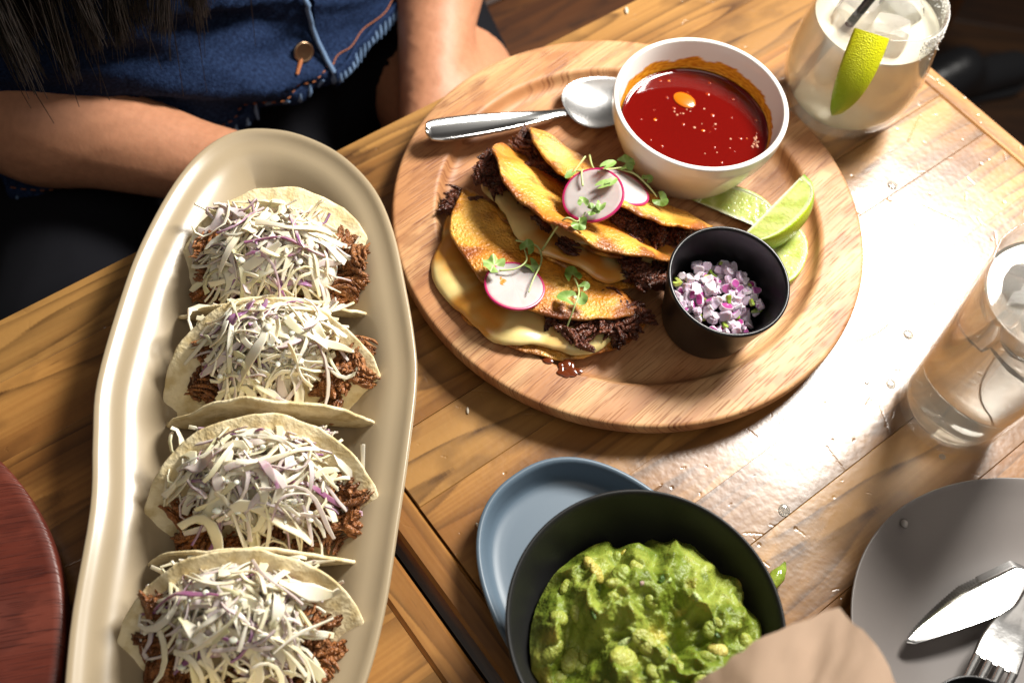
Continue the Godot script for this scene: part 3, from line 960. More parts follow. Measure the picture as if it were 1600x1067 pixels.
func disc(r: float, thick: float, bend: float, inner := 0.0, paint = null) -> ArrayMesh:
	var pr := []
	if inner > 0.0: pr = [Vector2(inner, thick * 0.45), Vector2(r * 0.99, thick * 0.5), Vector2(r * 1.005, thick * 0.2), Vector2(r * 1.005, -thick * 0.2), Vector2(r * 0.99, -thick * 0.5), Vector2(inner, -thick * 0.45), Vector2(inner, thick * 0.45)]
	else:
		for k in 8: pr.append(Vector2(r * k / 7.0 + 0.00001, thick * 0.5))
		for k in 8: pr.append(Vector2(r * (7 - k) / 7.0 + 0.00001, -thick * 0.5))
	return lathe(pr, 48, paint, func(q): return Vector3(q.x * (1.0 + 0.02 * sin(atan2(q.z, q.x) * 3.0)), q.y + bend * q.x * q.x * 30.0, q.z))

func leaf(at: Vector3, head: float, size: float, lobes: int, tilt: Vector3, parent: Node, tone: float):
	var v := PackedVector3Array()
	var col := PackedColorArray()
	var n := 26
	var mid := Color(0.13, 0.24, 0.035).lerp(Color(0.30, 0.44, 0.13), tone)
	v.append(Vector3(size * 0.42, 0.0, 0))
	col.append(mid.lerp(Color(0.4, 0.5, 0.2), 0.4))
	for ring in [0.55, 1.0]:
		for i in n + 1:
			var a := -2.55 + 5.1 * i / n
			var lob := 0.74 + 0.26 * absf(cos(a * lobes * 0.5)) if lobes > 1 else 0.60 + 0.40 * cos(a * 0.5)
			var r: float = size * 0.56 * lob * ring
			var wide := 0.95 if lobes > 1 else 0.52
			var p := Vector3(size * 0.42 + cos(a) * r, 0, sin(a) * r * wide)
			p.y = size * (0.10 * sin(a * lobes + tone * 9.0) * ring - 0.22 * pow(p.x / size - 0.3, 2.0)) + absf(p.z) * 0.22
			v.append(p)
			col.append(mid * lerpf(0.82, 1.15, fmod(i * 0.37 + tone * 3.0, 1.0)))
	var idx := PackedInt32Array()
	for i in n:
		idx.append_array([0, 1 + i, 2 + i])
		idx.append_array([1 + i, n + 2 + i, 2 + i, 2 + i, n + 2 + i, n + 3 + i])
	var o := part("leaf", build(v, idx, PackedVector2Array(), col, false), M.leaf, parent)
	o.basis = Basis.from_euler(Vector3(tilt.x, head, tilt.z))
	o.position = at

func sprig(label: String, stems: Array, leaves: Array):
	var t := thing("herb_sprig", label, "herb", Vector3.ZERO, "green herb sprigs on the fried tacos")
	for st in stems:
		var s := []
		for p in st: s.append(Vector3(p.x, maxf(p.y * 0.25 + (top_at(p.x, p.z) + 0.004) * 0.75, top_at(p.x, p.z) + 0.002), p.z))
		var pts := []
		for i in s.size():
			for k in (5 if i < s.size() - 1 else 1):
				pts.append(s[i].cubic_interpolate(s[mini(i + 1, s.size() - 1)], s[maxi(i - 1, 0)], s[mini(i + 2, s.size() - 1)], k / 5.0))
		var rad := []
		for i in pts.size(): rad.append(lerpf(0.00075, 0.00045, float(i) / pts.size()))
		part("stem", tube(pts, rad, 6), M.stem, t)
	for l in leaves: leaf(Vector3(l[0].x, top_at(l[0].x, l[0].z) + 0.0055, l[0].z), l[1], l[2] * 0.80, l[3], Vector3(l[4], 0, l[5]), t, l[6])

func garnish():
	rng.seed = 99
	var spots := [
		[Vector3(0.0550, 0.0470, -0.4590), 0.0198, Vector3(0.62, 0.1, -0.25), "radish slice half hidden behind the other, leaning toward the broth bowl", 0.4],
		[Vector3(0.0365, 0.0560, -0.4380), 0.0200, Vector3(0.30, 0.2, -0.12), "radish slice with magenta rind in the middle of the fried tacos", 0.8],
		[Vector3(-0.0042, 0.0420, -0.3775), 0.0195, Vector3(0.16, 0.5, -0.10), "radish slice with magenta rind on the nearest fried taco, under a pale leaf", 1.0]]
	for s in spots:
		var at: Vector3 = s[0]
		var rr: float = s[1] * 0.8
		var hx0 := top_at(at.x - rr, at.z)
		var hx1 := top_at(at.x + rr, at.z)
		var hz0 := top_at(at.x, at.z - rr)
		var hz1 := top_at(at.x, at.z + rr)
		var nn := Vector3(clampf((hx0 - hx1) / (2.0 * rr), -0.4, 0.4), 1.0, clampf((hz0 - hz1) / (2.0 * rr), -0.4, 0.4)).normalized()
		at.y = 0.0
		for k in 33:
			var d: Vector2 = Vector2.from_angle(TAU * k / 16.0) * (0.0 if k == 32 else s[1] * (0.45 if k < 16 else 0.85) * s[4])
			at.y = maxf(at.y, top_at(at.x + d.x, at.z + d.y) + (d.x * nn.x + d.y * nn.z) / nn.y + 0.0012)
		M.slices.append([at, nn, s[1]])
		var t := thing("radish_slice", s[3], "radish", at, "three radish slices on the fried tacos")
		t.basis = Basis(Quaternion(Vector3.UP, nn)) * Basis(Vector3.UP, s[2].y)
		part("flesh", disc(s[1] * 0.965, 0.0016, 0.04, 0.0, func(a, q):
			var r: float = Vector2(q.x, q.z).length() / s[1]
			var fine := nz.get_noise_2d(cos(a) * 700.0, sin(a) * 700.0) * 0.10 + nz.get_noise_2d(q.x * 9000.0, q.z * 9000.0) * 0.07
			return Color(1, 0.98, 0.97) * (0.93 + fine) if r < 0.86 else Color(1.0, 0.86, 0.89)), M.radish, t)
		part("rind", disc(s[1], 0.0019, 0.04, s[1] * 0.93), M.radish_skin, t)
	sprig("herb sprig with a pale lobed leaf over the nearest radish slice", [[Vector3(-0.0150, 0.0440, -0.3850), Vector3(-0.0050, 0.0500, -0.3880), Vector3(0.0010, 0.0520, -0.3960), Vector3(-0.0020, 0.0530, -0.4080)], [Vector3(-0.0080, 0.0470, -0.4140), Vector3(0.0060, 0.0540, -0.4120), Vector3(0.0105, 0.0530, -0.4000), Vector3(0.0070, 0.0480, -0.3820), Vector3(0.0055, 0.0455, -0.3720)]],
		[[Vector3(-0.0130, 0.0450, -0.3840), PI - 0.35, 0.0185, 6, 0.2, 0.1, 0.95], [Vector3(-0.0010, 0.0520, -0.4050), 1.3, 0.0125, 3, 0.1, 0.3, 0.3], [Vector3(0.0010, 0.0520, -0.3980), -0.6, 0.0130, 3, -0.2, -0.1, 0.4]])
	sprig("herb sprig with two small dark leaves on the middle taco's crisp edge", [[Vector3(0.0100, 0.0560, -0.4090), Vector3(0.0200, 0.0580, -0.4160), Vector3(0.0290, 0.0590, -0.4180), Vector3(0.0330, 0.0600, -0.4240)]],
		[[Vector3(0.0270, 0.0600, -0.4160), -0.9, 0.0130, 4, 0.2, 0.0, 0.15], [Vector3(0.0330, 0.0610, -0.4230), 0.1, 0.0115, 4, 0.0, 0.1, 0.35], [Vector3(0.0310, 0.0610, -0.4260), 1.8, 0.0090, 3, 0.0, 0.2, 0.45]])
	sprig("tangle of thin stems and long leaves over the middle radish slice", [[Vector3(0.0290, 0.0590, -0.4830), Vector3(0.0260, 0.0630, -0.4700), Vector3(0.0220, 0.0600, -0.4560)], [Vector3(0.0320, 0.0600, -0.4870), Vector3(0.0345, 0.0650, -0.4700), Vector3(0.0380, 0.0610, -0.4530)], [Vector3(0.0240, 0.0590, -0.4600), Vector3(0.0370, 0.0640, -0.4620), Vector3(0.0470, 0.0620, -0.4700), Vector3(0.0540, 0.0590, -0.4760)], [Vector3(0.0290, 0.0590, -0.4430), Vector3(0.0270, 0.0610, -0.4540), Vector3(0.0300, 0.0620, -0.4630)]],
		[[Vector3(0.0380, 0.0620, -0.4520), 0.75, 0.0165, 1, 0.0, 0.2, 0.6], [Vector3(0.0360, 0.0610, -0.4390), 0.55, 0.0180, 1, 0.0, 0.1, 0.75], [Vector3(0.0430, 0.0610, -0.4400), 0.9, 0.0130, 1, 0.2, 0.1, 0.7], [Vector3(0.0230, 0.0590, -0.4560), -2.2, 0.0120, 1, 0.0, 0.2, 0.5], [Vector3(0.0420, 0.0610, -0.4290), -1.7, 0.0090, 2, 0.0, 0.1, 0.5]])
	sprig("herb sprig with round dark leaves on the back taco beside the broth bowl", [[Vector3(0.0500, 0.0580, -0.4800), Vector3(0.0620, 0.0590, -0.4740), Vector3(0.0720, 0.0580, -0.4660), Vector3(0.0800, 0.0570, -0.4600)]],
		[[Vector3(0.0520, 0.0600, -0.4780), 0.4, 0.0150, 5, 0.2, 0.0, 0.45], [Vector3(0.0480, 0.0600, -0.4800), 2.4, 0.0100, 3, 0.0, 0.2, 0.6], [Vector3(0.0700, 0.0590, -0.4680), 0.9, 0.0100, 3, 0.0, 0.0, 0.2], [Vector3(0.0790, 0.0585, -0.4600), -0.6, 0.0130, 3, 0.35, 0.2, 0.2]])
	sprig("herb sprig with long stem hanging over the nearest taco's lower edge", [[Vector3(0.0330, 0.0440, -0.3930), Vector3(0.0370, 0.0450, -0.3820), Vector3(0.0350, 0.0430, -0.3680), Vector3(0.0300, 0.0370, -0.3500)]],
		[[Vector3(0.0330, 0.0440, -0.3900), 1.9, 0.0150, 3, 0.1, 0.0, 0.1], [Vector3(0.0360, 0.0450, -0.3800), -0.9, 0.0120, 2, 0.1, 0.1, 0.35], [Vector3(0.0350, 0.0440, -0.3740), PI, 0.0150, 2, 0.1, 0.1, 0.4], [Vector3(0.0380, 0.0450, -0.3840), 0.9, 0.0090, 2, 0.0, 0.1, 0.2]])

func spoon():
	var t := thing("spoon", "steel spoon with ridged handle resting across the rim of the round board", "spoon")
	var line := [Vector3(-0.0815, 0.0375, -0.4960), Vector3(-0.072, 0.0362, -0.5005), Vector3(-0.050, 0.0325, -0.5125), Vector3(-0.025, 0.0278, -0.5265), Vector3(-0.004, 0.0230, -0.5395), Vector3(0.008, 0.0200, -0.5475), Vector3(0.0135, 0.0180, -0.5515)]
	var half := [0.0068, 0.0098, 0.0096, 0.0074, 0.0050, 0.0040, 0.0046]
	var pts := []
	var w := []
	for i in line.size() - 1:
		for k in 8:
			pts.append(line[i].cubic_interpolate(line[i + 1], line[maxi(i - 1, 0)], line[mini(i + 2, line.size() - 1)], k / 8.0))
			w.append(cubic_interpolate(half[i], half[i + 1], half[maxi(i - 1, 0)], half[mini(i + 2, half.size() - 1)], k / 8.0))
	pts.append(line[-1])
	w.append(half[-1])
	w[0] = 0.0020
	w[1] = 0.0052
	w[2] = 0.0066
	w[3] = 0.0078
	# section: rounded bar with a sunk panel between two ridges
	var sec := [[-1.0, 0.0], [-0.93, 0.55], [-0.80, 0.85], [-0.70, 0.55], [-0.62, 0.72], [-0.52, 0.40], [-0.25, 0.33], [0.0, 0.31], [0.25, 0.33], [0.52, 0.40], [0.62, 0.72], [0.70, 0.55], [0.80, 0.85], [0.93, 0.55], [1.0, 0.0], [0.85, -0.75], [0.4, -0.95], [0.0, -1.0], [-0.4, -0.95], [-0.85, -0.75]]
	var v := PackedVector3Array()
	for i in pts.size():
		var d: Vector3 = (pts[mini(i + 1, pts.size() - 1)] - pts[maxi(i - 1, 0)]).normalized()
		var side := d.cross(Vector3.UP).normalized()
		var up := side.cross(d)
		up = (up + Vector3(0.42, 0, 0.906) * 0.11).normalized()
		side = d.cross(up).normalized()
		for s in sec:
			var flat_ := clampf((w[i] - 0.0045) / 0.003, 0.0, 1.0)
			var y: float = s[1] if s[1] < 0.0 else lerpf(sqrt(maxf(0.0, 1.0 - s[0] * s[0])) * 0.9, s[1], flat_)
			v.append(pts[i] + side * s[0] * w[i] + up * y * 0.0019)
	var idx := quads(sec.size(), pts.size(), true)
	part("handle", build(v, idx), M.steel, t)
	var a := Vector3(0.0130, 0.0180, -0.5512)
	var axis := Vector3(0.84, -0.02, -0.5).normalized()
	var across := axis.cross(Vector3.UP).normalized()
	var b := PackedVector3Array()
	var nu := 26
	var nv := 12
	for shell in 2:
		for j in nv:
			var r := float(j if shell == 0 else nv - 1 - j) / (nv - 1)
			for i in nu * 2:
				var an := TAU * i / (nu * 2)
				var x := 0.5 - 0.5 * cos(an)
				var wid: float = 0.0235 * pow(maxf(0.0, sin(an) * sign(sin(an))), 0.85) * sign(sin(an)) * (1.0 + 0.22 * cos(an))
				var along := 0.030 + (x - 0.5) * 0.062 * r
				var y := 0.0035 - 0.0085 * (1.0 - r * r)
				b.append(a + axis * along + across * wid * r + Vector3.UP * (y + (0.0 if shell == 0 else -0.0011)))
	part("bowl", build(b, quads(nu * 2, nv * 2, true)), M.steel_worn, t)

func broth_bowl():
	rng.seed = 7
	var at := Vector3(0.102, 0.0117, -0.5294)
	var t := thing("soup_bowl", "white glazed bowl of red broth on the far side of the round board", "bowl", at)
	t.rotation = Vector3(-0.004, 0, 0.012)
	var pr := rounded([Vector3(0.0001, 0.003, 0), Vector3(0.030, 0.003, 0.002), Vector3(0.032, 0.0, 0.001), Vector3(0.0365, 0.0, 0.003), Vector3(0.0475, 0.016, 0.022), Vector3(0.0597, 0.048, 0.012), Vector3(0.0602, 0.0617, 0.0016), Vector3(0.0568, 0.0623, 0.0018), Vector3(0.0552, 0.055, 0.006), Vector3(0.052, 0.036, 0.016), Vector3(0.042, 0.012, 0.016), Vector3(0.0001, 0.007, 0)], 9)
	var fine := []
	for i in pr.size() - 1:
		var steps := 5 if pr[i].y > 0.034 and pr[i].x < 0.0575 else 2
		for k in steps: fine.append(pr[i].lerp(pr[i + 1], float(k) / steps))
	fine.append(pr[-1])
	part("body", lathe(fine, 140, func(a, q):
		var r := Vector2(q.x, q.z).length()
		if q.y < 0.030 or q.y > 0.060 or r > 0.0530 + (q.y - 0.036) * 0.25: return Color(1, 1, 1)
		var top := 0.0452 + 0.0022 * nz.get_noise_2d(cos(a) * 160.0, sin(a) * 160.0) * 2.0 + 0.0035 * clampf(-sin(a) , 0, 1) + 0.0018 * nz.get_noise_2d(cos(a) * 1500.0, sin(a) * 1500.0)
		if q.y > top: return Color(1, 1, 1)
		var k := clampf(nz.get_noise_2d(a * 900.0, q.y * 60000.0) * 1.5 + 0.45, 0, 1)
		return Color(1.0, 0.48, 0.04).lerp(Color(0.60, 0.17, 0.012), k)), M.white, t)
	var s := thing("broth", "glossy red broth with orange oil filling the white bowl", "broth", at)
	var lv := 0.0378
	part("surface", lathe([Vector2(0.0001, lv), Vector2(0.02, lv), Vector2(0.040, lv), Vector2(0.0475, lv), Vector2(0.0500, lv + 0.0003), Vector2(0.0512, lv + 0.0009), Vector2(0.0518, lv + 0.0018), Vector2(0.0515, lv - 0.004), Vector2(0.03, lv - 0.012), Vector2(0.0001, lv - 0.012)], 96), M.broth, s)
	var o := part("oil_drop", lump(Vector3(0.0078, 0.0011, 0.0058), 0.10, 0.2, 20, 10), M.oil, s)
	o.position = Vector3(-0.0085, lv + 0.0004, -0.0215)
	o.rotation.y = -0.5
	for k in 30:
		var a := rng.randf() * TAU
		var rr := 0.048 * sqrt(rng.randf())
		var r := rng.randf_range(0.0003, 0.0013) * (1.0 if rng.randf() < 0.8 else 1.7)
		var bb := part("oil_drop", lump(Vector3(r, r * 0.25, r * rng.randf_range(0.7, 1.2)), 0.15, 0.6, 10, 6), M.oil if k % 8 == 0 else M.oil_thin, s)
		bb.position = Vector3(cos(a) * rr, lv + r * 0.02, sin(a) * rr)
	for k in 15:
		var spot := Vector2(rng.randfn(0.012, 0.014), rng.randfn(0.010, 0.014)) if k > 8 else Vector2(rng.randfn(-0.004, 0.006), rng.randfn(-0.014, 0.004))
		if spot.length() > 0.046: continue
		var r := rng.randf_range(0.0003, 0.0010)
		var bb := part("fat_bubble", lump(Vector3(r, r * 0.6, r), 0.1, 0.5, 8, 6), M.bubble, s)
		bb.position = Vector3(spot.x, lv + r * 0.1, spot.y)
	for k in 14:
		var r := rng.randf_range(0.0004, 0.0010)
		var bb := part("fat_bubble", lump(Vector3(r, r * 0.7, r), 0.1, 0.5, 8, 6), M.bubble, s)
		bb.position = Vector3(0.0435 + rng.randfn(0, 0.0012), lv + r * 0.2, 0.006 + rng.randfn(0, 0.005))

func onion_cup():
	rng.seed = 303
	var at := Vector3(0.1246, 0.0135, -0.3958)
	var tilt := Vector3(0.085, 0, -0.04)
	var t := thing("sauce_cup", "small black cup of diced red onion standing on the round board", "cup", at)
	t.rotation = tilt
	part("body", lathe(rounded([Vector3(0.0001, 0.002, 0), Vector3(0.026, 0.002, 0.001), Vector3(0.0275, 0.0, 0.0008), Vector3(0.0300, 0.0005, 0.002), Vector3(0.0382, 0.0500, 0.004), Vector3(0.0390, 0.0540, 0.0012), Vector3(0.0375, 0.0552, 0.0010), Vector3(0.0360, 0.0540, 0.002), Vector3(0.0345, 0.045, 0.004), Vector3(0.0285, 0.006, 0.006), Vector3(0.0001, 0.005, 0)], 6), 96), M.black, t)
	var s := thing("onion_salad", "diced red onion with chopped green herbs heaped in the black cup", "onion", at)
	s.rotation = tilt
	for k in 230:
		var r := sqrt(rng.randf()) * 0.0285
		var a := rng.randf() * TAU
		var x := cos(a) * r
		var z := sin(a) * r + 0.002
		if Vector2(x, z).length() > 0.0285: continue
		var y := 0.026 + 0.0075 * exp(-(x * x + z * z) / 0.0005) - (0.006 if x > 0.014 and z > 0.0 else 0.0) + rng.randf_range(-0.005, 0.003)
		var green := k % 9 == 4
		var big := Vector3(rng.randf_range(0.0022, 0.0044), rng.randf_range(0.0011, 0.0022), rng.randf_range(0.0019, 0.0034))
		if green: big *= Vector3(0.85, 0.7, 0.55)
		var o := part("herb_piece" if green else "onion_piece", facet(dice(big, green)), M.onion, s)
		o.position = Vector3(x, y, z)
		o.rotation = Vector3(rng.randf_range(-0.8, 0.8), rng.randf() * TAU, rng.randf_range(-0.8, 0.8))

# a bent little block with soft edges, one face perhaps purple
func dice(h: Vector3, green: bool) -> ArrayMesh:
	var v := PackedVector3Array()
	var col := PackedColorArray()
	var n := 6
	var purple := rng.randf() < 0.36
	var white := Color(0.62, 0.53, 0.57).lerp(Color(0.50, 0.36, 0.47), rng.randf())
	var vio := Color(0.30, 0.035, 0.17).lerp(Color(0.38, 0.10, 0.30), rng.randf())
	var leafy := Color(0.16, 0.28, 0.03).lerp(Color(0.42, 0.46, 0.10), rng.randf())
	var bend := rng.randf_range(0.05, 0.3)
	var sk := rng.randf_range(-0.35, 0.35)
	var rings := [[0.0, 1.0], [0.8, 1.0], [1.0, 0.75], [1.0, -0.75], [0.8, -1.0], [0.0, -1.0]]
	for r in rings:
		for i in 12:
			var a := TAU * i / 12.0
			var sq := minf(1.0 / maxf(absf(cos(a)), 0.0001), 1.0 / maxf(absf(sin(a)), 0.0001))
			sq = minf(sq, 1.36)
			var x: float = cos(a) * sq * r[0] * h.x
			var z: float = sin(a) * sq * r[0] * h.z * (1.0 + sk * x / h.x)
			v.append(Vector3(x, r[1] * h.y + bend * x * x / h.x, z))
			col.append(leafy if green else (vio if purple and r[1] > 0.9 else white))
	return build(v, quads(12, n, true), PackedVector2Array(), col)

# a wedge of lime: long axis, direction of the rind's middle, half length, radius, opening angle
func lime_wedge(at: Vector3, axis: Vector3, out: Vector3, half: float, radius: float, open: float, label: String, yellow := 0.0, from := -1.0):
	var t := thing("lime_wedge", label, "lime", at, "lime wedges")
	var x := axis.normalized()
	var y := (out - x * out.dot(x)).normalized()
	t.basis = Basis(x, y, x.cross(y))
	var nu := 26
	var v := PackedVector3Array()
	var col := PackedColorArray()
	var na := 14
	for shell in 2:
		for j in na:
			var psi := (float(j if shell == 0 else na - 1 - j) / (na - 1) - 0.5) * open
			for i in nu:
				var u := from + (1.0 - from) * i / (nu - 1)
				var r: float = radius * sqrt(maxf(0.0, 1.0 - pow(absf(u), 2.3))) - (0.0 if shell == 0 else 0.0022)
				var nub := 0.003 * pow(absf(u), 12.0) if shell == 0 else -0.003 * pow(absf(u), 12.0)
				r = maxf(r, 0.0)
				v.append(Vector3(u * half + sign(u) * nub, cos(psi) * r, sin(psi) * r))
				var g := clampf(nz.get_noise_3d(u * 90.0, psi * 60.0, at.x * 4000.0) * 1.6 + 0.5, 0, 1)
				col.append(Color(0.16, 0.31, 0.010).lerp(Color(0.36, 0.46, 0.016), g).lerp(Color(0.66, 0.64, 0.014), yellow * clampf(0.95 - u, 0, 1)) if shell == 0 else Color(0.75, 0.76, 0.55))
	part("rind", build(v, quads(nu, na * 2, false), PackedVector2Array(), col), M.rind, t)
	# two cut faces of pulp with pale membranes, standing on the inner edge
	v = PackedVector3Array()
	col = PackedColorArray()
	var rows := []
	for k in 9: rows.append([1.0 - k / 8.0, -0.5])
	for k in 9: rows.append([k / 8.0, 0.5])
	for r in rows:
		for i in nu:
			var u := from + (1.0 - from) * i / (nu - 1)
			var rad := (radius - 0.0004) * sqrt(maxf(0.0, 1.0 - pow(absf(u), 2.3))) * float(r[0]) - 0.0002
			var psi: float = r[1] * open * 0.985
			var bulge := 0.0007 * sin(PI * r[0]) * nz.get_noise_2d(u * 400.0, r[0] * 300.0 + at.z * 9000.0)
			v.append(Vector3(u * half * 0.975, cos(psi) * rad, sin(psi) * rad + bulge))
			var k := clampf(nz.get_noise_2d(u * 300.0 + r[0] * 60.0, r[0] * 110.0 + at.x * 7000.0) * 1.6 + 0.5, 0, 1)
			var c := Color(0.33, 0.39, 0.085).lerp(Color(0.46, 0.50, 0.18), k)
			if r[0] > 0.9: c = Color(0.78, 0.80, 0.60)
			elif r[0] < 0.1: c = Color(0.72, 0.72, 0.52)
			col.append(c)
	part("pulp", build(v, quads(nu, rows.size(), false), PackedVector2Array(), col), M.pulp, t)
	if from > -1.0:
		var rr := radius * sqrt(1.0 - pow(absf(from), 2.3))
		var fan := PackedVector3Array()
		for k in 12:
			var p0 := (k / 12.0 - 0.5) * open
			var p1 := ((k + 1) / 12.0 - 0.5) * open
			fan.append_array([Vector3(from * half, 0, 0), Vector3(from * half, cos(p0) * rr, sin(p0) * rr), Vector3(from * half, cos(p1) * rr, sin(p1) * rr)])
		var fc := PackedColorArray()
		for k in fan.size(): fc.append(Color(0.45, 0.50, 0.18))
		var fi := PackedInt32Array()
		for k in fan.size(): fi.append(k)
		part("cut_end", build(fan, fi, PackedVector2Array(), fc, false), M.pulp, t)

# ---------------------------------------------------------------- guacamole in a charcoal bowl on an oval blue plate
func oval(cu: float, cv: float, hu: float, hv: float, n := 96, power := 2.3) -> PackedVector2Array:
	var out := PackedVector2Array()
	for i in n:
		var a := TAU * i / n
		var p := uvpos(cu + hu * sign(cos(a)) * pow(absf(cos(a)), 2.0 / power), cv + hv * sign(sin(a)) * pow(absf(sin(a)), 2.0 / power))
		out.append(Vector2(p.x, p.z))
	return out

func bowls():
	rng.seed = 41
	var pr := rounded([Vector3(0.012, 0.0, 0), Vector3(0.006, 0.0012, 0.003), Vector3(0.0004, 0.015, 0.004), Vector3(0.0, 0.0195, 0.0008), Vector3(0.0018, 0.0205, 0.0010), Vector3(0.004, 0.0190, 0.002), Vector3(0.0085, 0.0072, 0.004), Vector3(0.0125, 0.0050, 0.003), Vector3(0.02, 0.0045, 0)], 6)
	var o := add(numbered("plate"), dish(oval(0.1952, -0.066, 0.0672, 0.109), pr), M.blue)
	o.set_meta("label", "oval blue grey plate with upright rim under the bowl of guacamole")
	o.set_meta("category", "plate")
	var at := Vector3(0.0915, 0.0046, -0.1700)
	var t := thing("bowl", "charcoal bowl of guacamole standing on the oval blue plate", "bowl", at)
	part("body", lathe(rounded([Vector3(0.0001, 0.003, 0), Vector3(0.030, 0.003, 0.002), Vector3(0.032, 0.0, 0.001), Vector3(0.037, 0.0, 0.003), Vector3(0.060, 0.025, 0.03), Vector3(0.0725, 0.0600, 0.006), Vector3(0.0735, 0.0640, 0.0014), Vector3(0.0720, 0.0652, 0.0012), Vector3(0.0700, 0.0630, 0.003), Vector3(0.0590, 0.030, 0.03), Vector3(0.035, 0.007, 0.02), Vector3(0.0001, 0.006, 0)], 9), 128), M.charcoal, t)
	var g := thing("guacamole", "lumpy green guacamole heaped in the charcoal bowl", "guacamole", at)
	var v := PackedVector3Array()
	var col := PackedColorArray()
	var na := 190
	var nr := 95
	var ctr := Vector2(0.006, 0.010)
	for j in nr:
		var r := 0.0655 * pow(float(j) / (nr - 1), 0.8)
		for i in na:
			var a := TAU * i / na
			var x := ctr.x + cos(a) * r * (1.0 - 0.06 * cos(a - 2.2))
			var z := ctr.y + sin(a) * r * (1.0 - 0.06 * cos(a - 2.2))
			var h := guac_height(x, z, r)
			v.append(Vector3(x, h, z))
			var n1 := nz.get_noise_3d(x * 2600.0, h * 2600.0, z * 2600.0)
			var n2 := nz.get_noise_3d(x * 7000.0 + 300.0, h * 7000.0, z * 7000.0)
			var c := Color(0.185, 0.245, 0.022).lerp(Color(0.335, 0.385, 0.062), clampf(n1 * 1.8 + 0.5, 0, 1))
			c = c.lerp(Color(0.13, 0.18, 0.014), clampf(n2 * 2.6 - 0.25, 0, 1) * 0.8)
			c = c.lerp(Color(0.58, 0.46, 0.085), clampf(nz.get_noise_3d(x * 3300.0 + 900.0, 0, z * 3300.0) * 3.0 - 0.8, 0, 1) * 0.8)
			col.append(c)
	part("mash", build(v, quads(na, nr, true), PackedVector2Array(), col, false), M.guac, g)
	for k in 70:
		var a := rng.randf() * TAU
		var r := sqrt(rng.randf()) * 0.057
		var x := ctr.x + cos(a) * r
		var z := ctr.y + sin(a) * r
		var kind := rng.randf()
		var c := Color(0.28, 0.33, 0.035)
		var c2 := Color(0.42, 0.43, 0.09)
		var size := Vector3(rng.randf_range(0.003, 0.0068), rng.randf_range(0.002, 0.0035), rng.randf_range(0.0025, 0.005))
		var called := "avocado_lump"
		if kind < 0.10:
			c = Color(0.55, 0.44, 0.07)
			c2 = Color(0.62, 0.52, 0.14)
		elif kind < 0.24:
			called = "herb_piece"
			c = Color(0.035, 0.085, 0.012)
			c2 = Color(0.07, 0.14, 0.02)
			size *= Vector3(0.5, 0.35, 0.4)
		elif kind < 0.30:
			called = "onion_piece"
			c = Color(0.40, 0.20, 0.22)
			c2 = Color(0.55, 0.45, 0.38)
			size *= Vector3(0.5, 0.5, 0.4)
		elif kind < 0.42:
			c = Color(0.40, 0.50, 0.16)
			c2 = Color(0.52, 0.58, 0.26)
			size *= 0.7
		var o2 := part(called, lump(size, 0.30, 0.09, 18, 14, 1.0, func(n): return c.lerp(c2, clampf(n + 0.5, 0, 1))), M.guac, g)
		o2.position = Vector3(x, guac_height(x, z, r) - size.y * 0.7, z)
		o2.rotation = Vector3(rng.randf_range(-0.5, 0.5), rng.randf() * TAU, rng.randf_range(-0.5, 0.5))
	for k in 24:
		var a := rng.randf() * TAU
		var r := sqrt(rng.randf()) * 0.056
		var x := ctr.x + cos(a) * r
		var z := ctr.y + sin(a) * r
		var c := Color(0.26, 0.33, 0.045).lerp(Color(0.45, 0.45, 0.09), rng.randf())
		var m := lump(Vector3(rng.randf_range(0.0045, 0.0085), rng.randf_range(0.003, 0.0045), rng.randf_range(0.004, 0.0065)), 0.5, 0.16, 18, 14, 1.0, func(n): return c * (1.0 + 0.35 * n))
		var o3 := part("avocado_chunk", m, M.guac, g)
		o3.position = Vector3(x, guac_height(x, z, r) + rng.randf_range(-0.0040, -0.0012), z)
		o3.rotation = Vector3(rng.randf_range(-0.6, 0.6), rng.randf() * TAU, rng.randf_range(-0.6, 0.6))
	var crumb := part("avocado_lump", lump(Vector3(0.0026, 0.0014, 0.002), 0.2, 0.2, 14, 10, 1.0, func(n): return Color(0.46, 0.50, 0.12)), M.guac, g)
	crumb.position = Vector3(0.0655, 0.0545, 0.002)
	crumb.rotation.z = 1.0
	# pepper scrap on the table right of the bowl
	var p := thing("pepper_scrap", "small glistening green pepper scrap on the table touching the charcoal bowl", "pepper", Vector3(0.1765, 0.004, -0.2275))
	part("flesh", tube([Vector3(-0.006, 0.0, 0.010), Vector3(-0.003, 0.002, 0.004), Vector3(0.001, 0.002, -0.002), Vector3(0.004, 0.001, -0.007), Vector3(0.006, -0.001, -0.012)], [0.001, 0.0042, 0.0046, 0.0026, 0.0008], 12, 0.8, Vector3.UP, [Color(0.2, 0.28, 0.03), Color(0.30, 0.36, 0.05), Color(0.18, 0.25, 0.03), Color(0.24, 0.32, 0.05), Color(0.08, 0.13, 0.02)]), M.pulp, p)

func guac_height(x: float, z: float, r: float) -> float:
	var wx := nz.get_noise_2d(x * 900.0 + 70.0, z * 900.0) * 0.012
	var wz := nz.get_noise_2d(x * 900.0, z * 900.0 + 210.0) * 0.012
	var ridge := 1.0 - absf(nz.get_noise_2d((x + wx) * 1500.0, (z + wz) * 900.0 + 30.0)) * 3.2
	var lumps := nz.get_noise_2d((x + wx) * 4200.0, (z + wz) * 4200.0)
	var small := nz.get_noise_2d(x * 11000.0, z * 11000.0)
	var edge := pow(clampf(r / 0.0655, 0.0, 1.0), 5.0)
	return 0.0470 + 0.009 * (1.0 - pow(r / 0.0655, 2.0)) + ridge * 0.0115 + lumps * 0.0088 + small * 0.0010 - edge * 0.020

